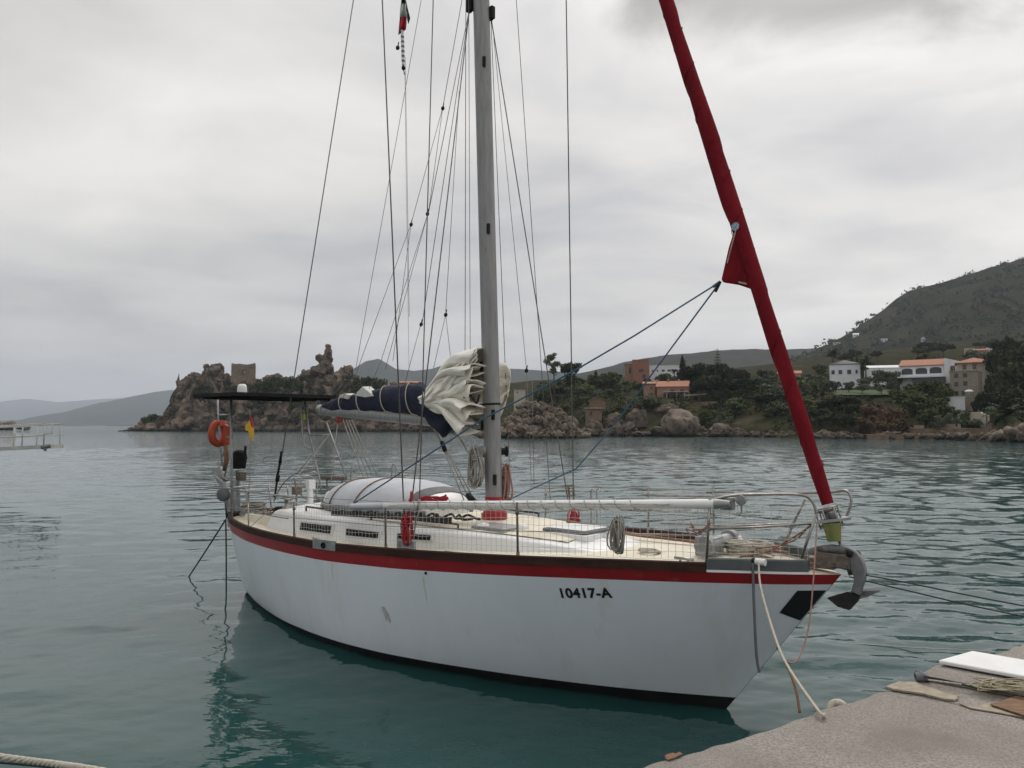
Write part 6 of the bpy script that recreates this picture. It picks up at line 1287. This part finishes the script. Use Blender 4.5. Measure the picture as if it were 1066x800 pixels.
T['umbrella', 0] = tmpl('umbrella_pine', 'tree', 'leaf_dark', 11, (8, .25, 8, 6, 2.8), [(math.cos(i * 2.4) * 2.9 * math.sqrt(i / 13), math.sin(i * 2.4) * 2.9 * math.sqrt(i / 13), 8.6 + .7 * math.sin(i * 1.9), 1.5, 1.5, 1.0) for i in range(14)] + [(0, 0, 5.2, 2.4, 2.2, 2.2)], 2200, .27, 7, .45)
T['conifer', 0] = tmpl('norfolk_pine', 'tree', 'leaf_dark', 13, (12.5, .16, 0, 8, 1), [(0, 0, 3.5 + i * 1.15, 2.4 * (1 - i / 9.5), 2.4 * (1 - i / 9.5), .16) for i in range(9)], 620, .24, 8, .25, 1.5)
def palm(name, h, nf, fl, droop, seed, tr):
    o = thing(name, None, 'palm', (0, 0, -500)); rs = random.Random(seed); t = MB(); t.tube([(0, 0, -2), (.1, 0, h * .5), (0, .1, h)], [tr * 1.2, tr, tr * .95], 8); t.build('trunk', M['bark'], o, smooth=True); c = MB()
    for i in range(nf):
        a = i * 2.4; el = R(rs.uniform(-35, 75)); L = fl * rs.uniform(.8, 1.1); P = []
        for k in range(9):
            s = L * k / 8; ang = el - droop * (k / 8) ** 1.5; prev = P[-1] if P else Vector((0, .1, h)); P.append(prev + Vector((math.cos(a) * math.cos(ang), math.sin(a) * math.cos(ang), math.sin(ang))) * (L / 8 if k else 0))
        sd = Vector((-math.sin(a), math.cos(a), 0))
        for k in range(1, 9):
            w_ = fl * .20 * math.sin(math.pi * (k / 9.5) ** .7) + .04
            for s_ in (-1, 1): c.add([P[k - 1], P[k - 1].lerp(P[k], .7), P[k] + sd * s_ * w_ - Vector((0, 0, w_ * .55)), P[k - 1].lerp(P[k], .3) + sd * s_ * w_ - Vector((0, 0, w_ * .55))], [(0, 1, 2, 3)])
    c.build('crown', M['leaf_palm'], o); o['h'] = h + fl * .75; return o
T['palm', 0] = palm('palm_tree', 7.5, 26, 2.6, 1.5, 3, .22); T['fanpalm', 0] = palm('low_palm', 1.6, 46, 3.6, 1.1, 5, .4)
USED = set()
def tree(kind, px, top, D, wpx=None, label=None, group=None, v=None, seed=0, base=None):
    rs = random.Random(int(px * 31 + D * 7 + seed)); vs_ = [k[1] for k in T if k[0] == kind]; v = rs.choice(vs_) if v is None else v
    src = T[kind, v]; X = (px - 533) / FPX * D; z0 = ground_z(X, D) if base is None else wY(px, base, D).z; z1 = wY(px, top, D).z
    if z1 - z0 < .8: z0 = z1 - .8
    h0 = src['h']; sz = (z1 - z0) / h0; bw = {'pine': 9.4, 'round': 7, 'olive': 5.4, 'bush': 4.2, 'brown': 7.6, 'cypress': 2.1, 'eucalyptus': 7, 'umbrella': 8.6, 'conifer': 4.6, 'palm': 5, 'fanpalm': 7}[kind]
    s = (wpx * D / FPX) / bw if wpx else sz
    c = copy_tree(src, (X, D, z0), rs.uniform(0, 6.28), s, sz, label, group); del c['h']; return c
tree('eucalyptus', 577, 366, 262, 23, 'pale airy eucalyptus rising above the islet', base=408)
tree('umbrella', 594, 375, 258, 27, 'dark umbrella pine right of the pale eucalyptus', base=413)
tree('cypress', 620.5, 386, 290, 7, 'slim dark cypress standing alone left of the orange block', base=403)
tree('palm', 868, 361, 236, 17, 'tall palm at the left corner of the white house', base=393)
tree('palm', 902, 369, 228, 16, 'tall palm between the white house and the long shed', base=397)
tree('palm', 702.5, 383, 262, 12, 'palm behind the red tiled villa', base=398)
tree('palm', 995, 425, 160, 15, 'small palm standing behind the retaining wall on the right', base=441)
tree('fanpalm', 1047, 416, 148, 44, 'broad dark palm at the right edge above the brown wall', base=441)
tree('conifer', 748, 363, 275, 13, 'thin tiered conifer poking above the dark pines', base=395)
tree('cypress', 711, 371, 268, 9, 'dark conical tree beside the long white house', base=397)
for x, t_ in ((888, 371), (893, 369), (881, 372)): tree('cypress', x, t_, 246, 4.5, 'narrow dark cypress in the row behind the white house', group='cypresses behind the white house', base=392)
G1 = 'dark pines between the villa and the red sail'
for x, t_, D, w_ in ((718, 379, 252, 24), (731, 376, 250, 28), (745, 376, 248, 30), (760, 380, 246, 26), (772, 383, 250, 20), (738, 388, 236, 28), (757, 392, 232, 30), (775, 392, 236, 24), (728, 396, 232, 22)):
    tree('pine', x, t_, D, w_, 'dark pine in the dense grove between the tiled villa and the red sail', G1)
G2 = 'dark pines at the right edge'
for x, t_, D, w_ in ((1052, 347, 205, 34), (1068, 350, 200, 40), (1040, 362, 196, 30), (1058, 372, 188, 42), (1036, 384, 180, 30), (1050, 398, 172, 36), (1075, 392, 176, 40), (1030, 404, 172, 24), (1090, 365, 195, 40), (1066, 412, 165, 36), (1020, 412, 174, 18)):
    tree('pine', x, t_, D, w_, 'dark pine in the tall grove at the right edge of the shore', G2)
G3 = 'dark trees at the foot of the lawn'
for x, t_, D, w_ in ((862, 414, 181, 26), (878, 411, 182, 30), (893, 418, 178, 22), (850, 424, 178, 22), (870, 428, 174, 30), (888, 432, 172, 24)): tree('pine', x, t_, D, w_, 'dark bushy tree on the bank below the lawn', G3)
for x, t_, D, w_ in ((912, 415, 176, 34), (928, 419, 172, 34), (905, 428, 170, 30), (922, 434, 168, 34), (938, 430, 167, 24)): tree('brown', x, t_, D, w_, 'dry reddish brown bush on the bank right of the dark trees', 'dry bushes on the bank', base=min(455, t_ + 22))
G4 = 'trees below the arched villa'
for x, t_, D, w_ in ((948, 401, 190, 26), (962, 398, 192, 26), (975, 395, 194, 24), (982, 402, 188, 22), (955, 411, 180, 30), (972, 412, 178, 28), (940, 408, 186, 24), (985, 420, 174, 20), (966, 424, 172, 26)): tree('round', x, t_, D, w_, 'green tree in the thicket below the arched villa', G4)
G5 = 'olive trees around the lawn'
for x, t_, D, w_ in ((846, 392, 215, 18), (858, 393, 213, 18), (870, 395, 212, 16), (884, 396, 212, 14), (912, 385, 222, 20), (924, 384, 222, 22), (934, 386, 218, 16), (900, 391, 222, 16), (898, 398, 207, 15), (930, 396, 208, 12), (918, 400, 205, 10), (838, 398, 208, 16), (828, 402, 206, 16), (990, 429, 168, 16), (975, 432, 166, 16), (1006, 428, 170, 14)): tree('olive', x, t_, D, w_, 'grey green olive tree on the slope around the lawn', G5)
rs = random.Random(77)
def scatter(n, x0, x1, D0, D1, hp, kinds, label, group, wf=1.25, skip=None):
    c = 0; tries = 0
    while c < n and tries < n * 20:
        tries += 1; px = rs.uniform(x0, x1); D = rs.uniform(D0, D1); X = (px - 533) / FPX * D; z = ground_z(X, D)
        if z < 1.2: continue
        k = rs.choice(kinds); h = rs.uniform(*hp); py = 443.3 - (z - CAM_H) * FPX / D - h * FPX / D * .98
        if skip and any(a < px < b_ and e < D < f for a, b_, e, f in skip): continue
        tree(k, px, py, D, h * FPX / D * wf * rs.uniform(.85, 1.25), label, group); c += 1
SK_ = [(640, 740, 226, 246), (855, 935, 198, 240), (935, 1022, 184, 245), (645, 712, 285, 330), (808, 850, 250, 275)]
scatter(30, 600, 690, 206, 300, (2.0, 4.5), ['bush', 'round', 'olive'], 'bush on the slope above the shore rocks left of the tiled villa', 'bushes on the left slope', skip=SK_)
scatter(9, 525, 600, 256, 266, (2, 4), ['bush', 'round'], 'low bush on the shore behind the rocky islet', 'bushes behind the islet')
scatter(26, 540, 640, 270, 330, (4, 7), ['pine', 'round'], 'tree in the wood behind the rocky islet', 'trees behind the islet')
scatter(34, 740, 860, 186, 250, (2.5, 5.5), ['round', 'bush', 'pine', 'olive'], 'tree on the wooded bank behind the red furled sail', 'trees behind the red sail', skip=SK_)
scatter(30, 690, 1000, 250, 330, (4, 7), ['pine', 'round', 'olive'], 'tree in the wood behind the shore houses', 'trees behind the houses', skip=SK_)
scatter(36, 880, 1110, 290, 460, (4.5, 8), ['pine', 'round', 'pine', 'olive'], 'distant tree on the lower slope of the wooded hill', 'trees on the lower hill slope')
scatter(24, 690, 860, 198, 215, (1.5, 3.5), ['bush', 'olive', 'bush'], 'low bush along the bank above the shore boulders', 'bushes above the boulders')
scatter(14, 905, 1060, 160, 182, (1.5, 3), ['bush', 'olive'], 'low bush among the walls of the right shore', 'bushes among the walls')
for o in list(T.values()):                                    # the models themselves are not part of the place
    for ch in TREE.get(o.name, []): bpy.data.objects.remove(ch)
    bpy.data.objects.remove(o)
# uncountable scrub: ground cover on the slope, on the headland and on the hills
def scrub(name, pts, n, leaf, m, seed):
    b = MB(); leaves(b, pts, n, leaf, seed, .35); o = b.build(name, m); put(o, None, None, None, 'stuff'); return o
pts = []
while len(pts) < 900:
    px = rs.uniform(560, 1120); D = rs.uniform(166, 330) if px > 800 else rs.uniform(202, 330); X = (px - 533) / FPX * D; z = ground_z(X, D)
    if z > 1.5 and not (866 < px < 932 and 200 < D < 222): r = rs.uniform(.6, 1.7); pts.append((X, D, z + r * .35, r * 1.3, r * 1.3, r * .8))
scrub('slope_scrub', pts[:560], 24000, .26, M['leaf_mid'], 1); scrub('slope_scrub_dark', pts[560:], 16000, .26, M['leaf_dark'], 2)
pts = []
for (x0, x1, d0, d1, y0, y1, n) in ((268, 322, 377, 384, 392, 416, 80), (345, 400, 376, 384, 392, 420, 60), (395, 520, 355, 380, 404, 432, 100), (300, 345, 377, 383, 400, 425, 40), (200, 270, 378, 382, 398, 412, 20), (240, 330, 373, 380, 412, 440, 46), (150, 240, 373, 380, 400, 445, 30)):
    for _ in range(n):
        px = rs.uniform(x0, x1); py = rs.uniform(y0, y1); top = lerp_tab(px, HSIL); py = max(py, top + 1.5); D = d0 + (451 - py) * .10; r = rs.uniform(.8, 2.2); p = wY(px, py, (373 if px < 330 else 373 - (px - 330) * .18) + (450.5 - py) * .28 - 4.6); pts.append((p.x, p.y, p.z, r * 1.4, r, r * .8))
scrub('headland_scrub', pts, 24000, .34, M['leaf_dark'], 3)
def hill_pts(o, n, r0, r1, seed):
    rs = random.Random(seed); me = o.data; out = []; P = [p for p in me.polygons if p.center.z > 12]; 
    for _ in range(n):
        p = rs.choice(P); r = rs.uniform(r0, r1); c = p.center + Vector((rs.uniform(-9, 9), rs.uniform(-6, 6), 0)); out.append((c.x, c.y, c.z + r * .1, r * 1.3, r * 1.3, r * .8))
    return out
scrub('hillside_woods', hill_pts(big, 2600, 2.5, 6.5, 5), 80000, 1.4, M['hillscrub'], 6)
scrub('hillside_dark_woods', hill_pts(big, 1300, 3.0, 8.5, 8), 36000, 1.6, M['leaf_dark'], 9)
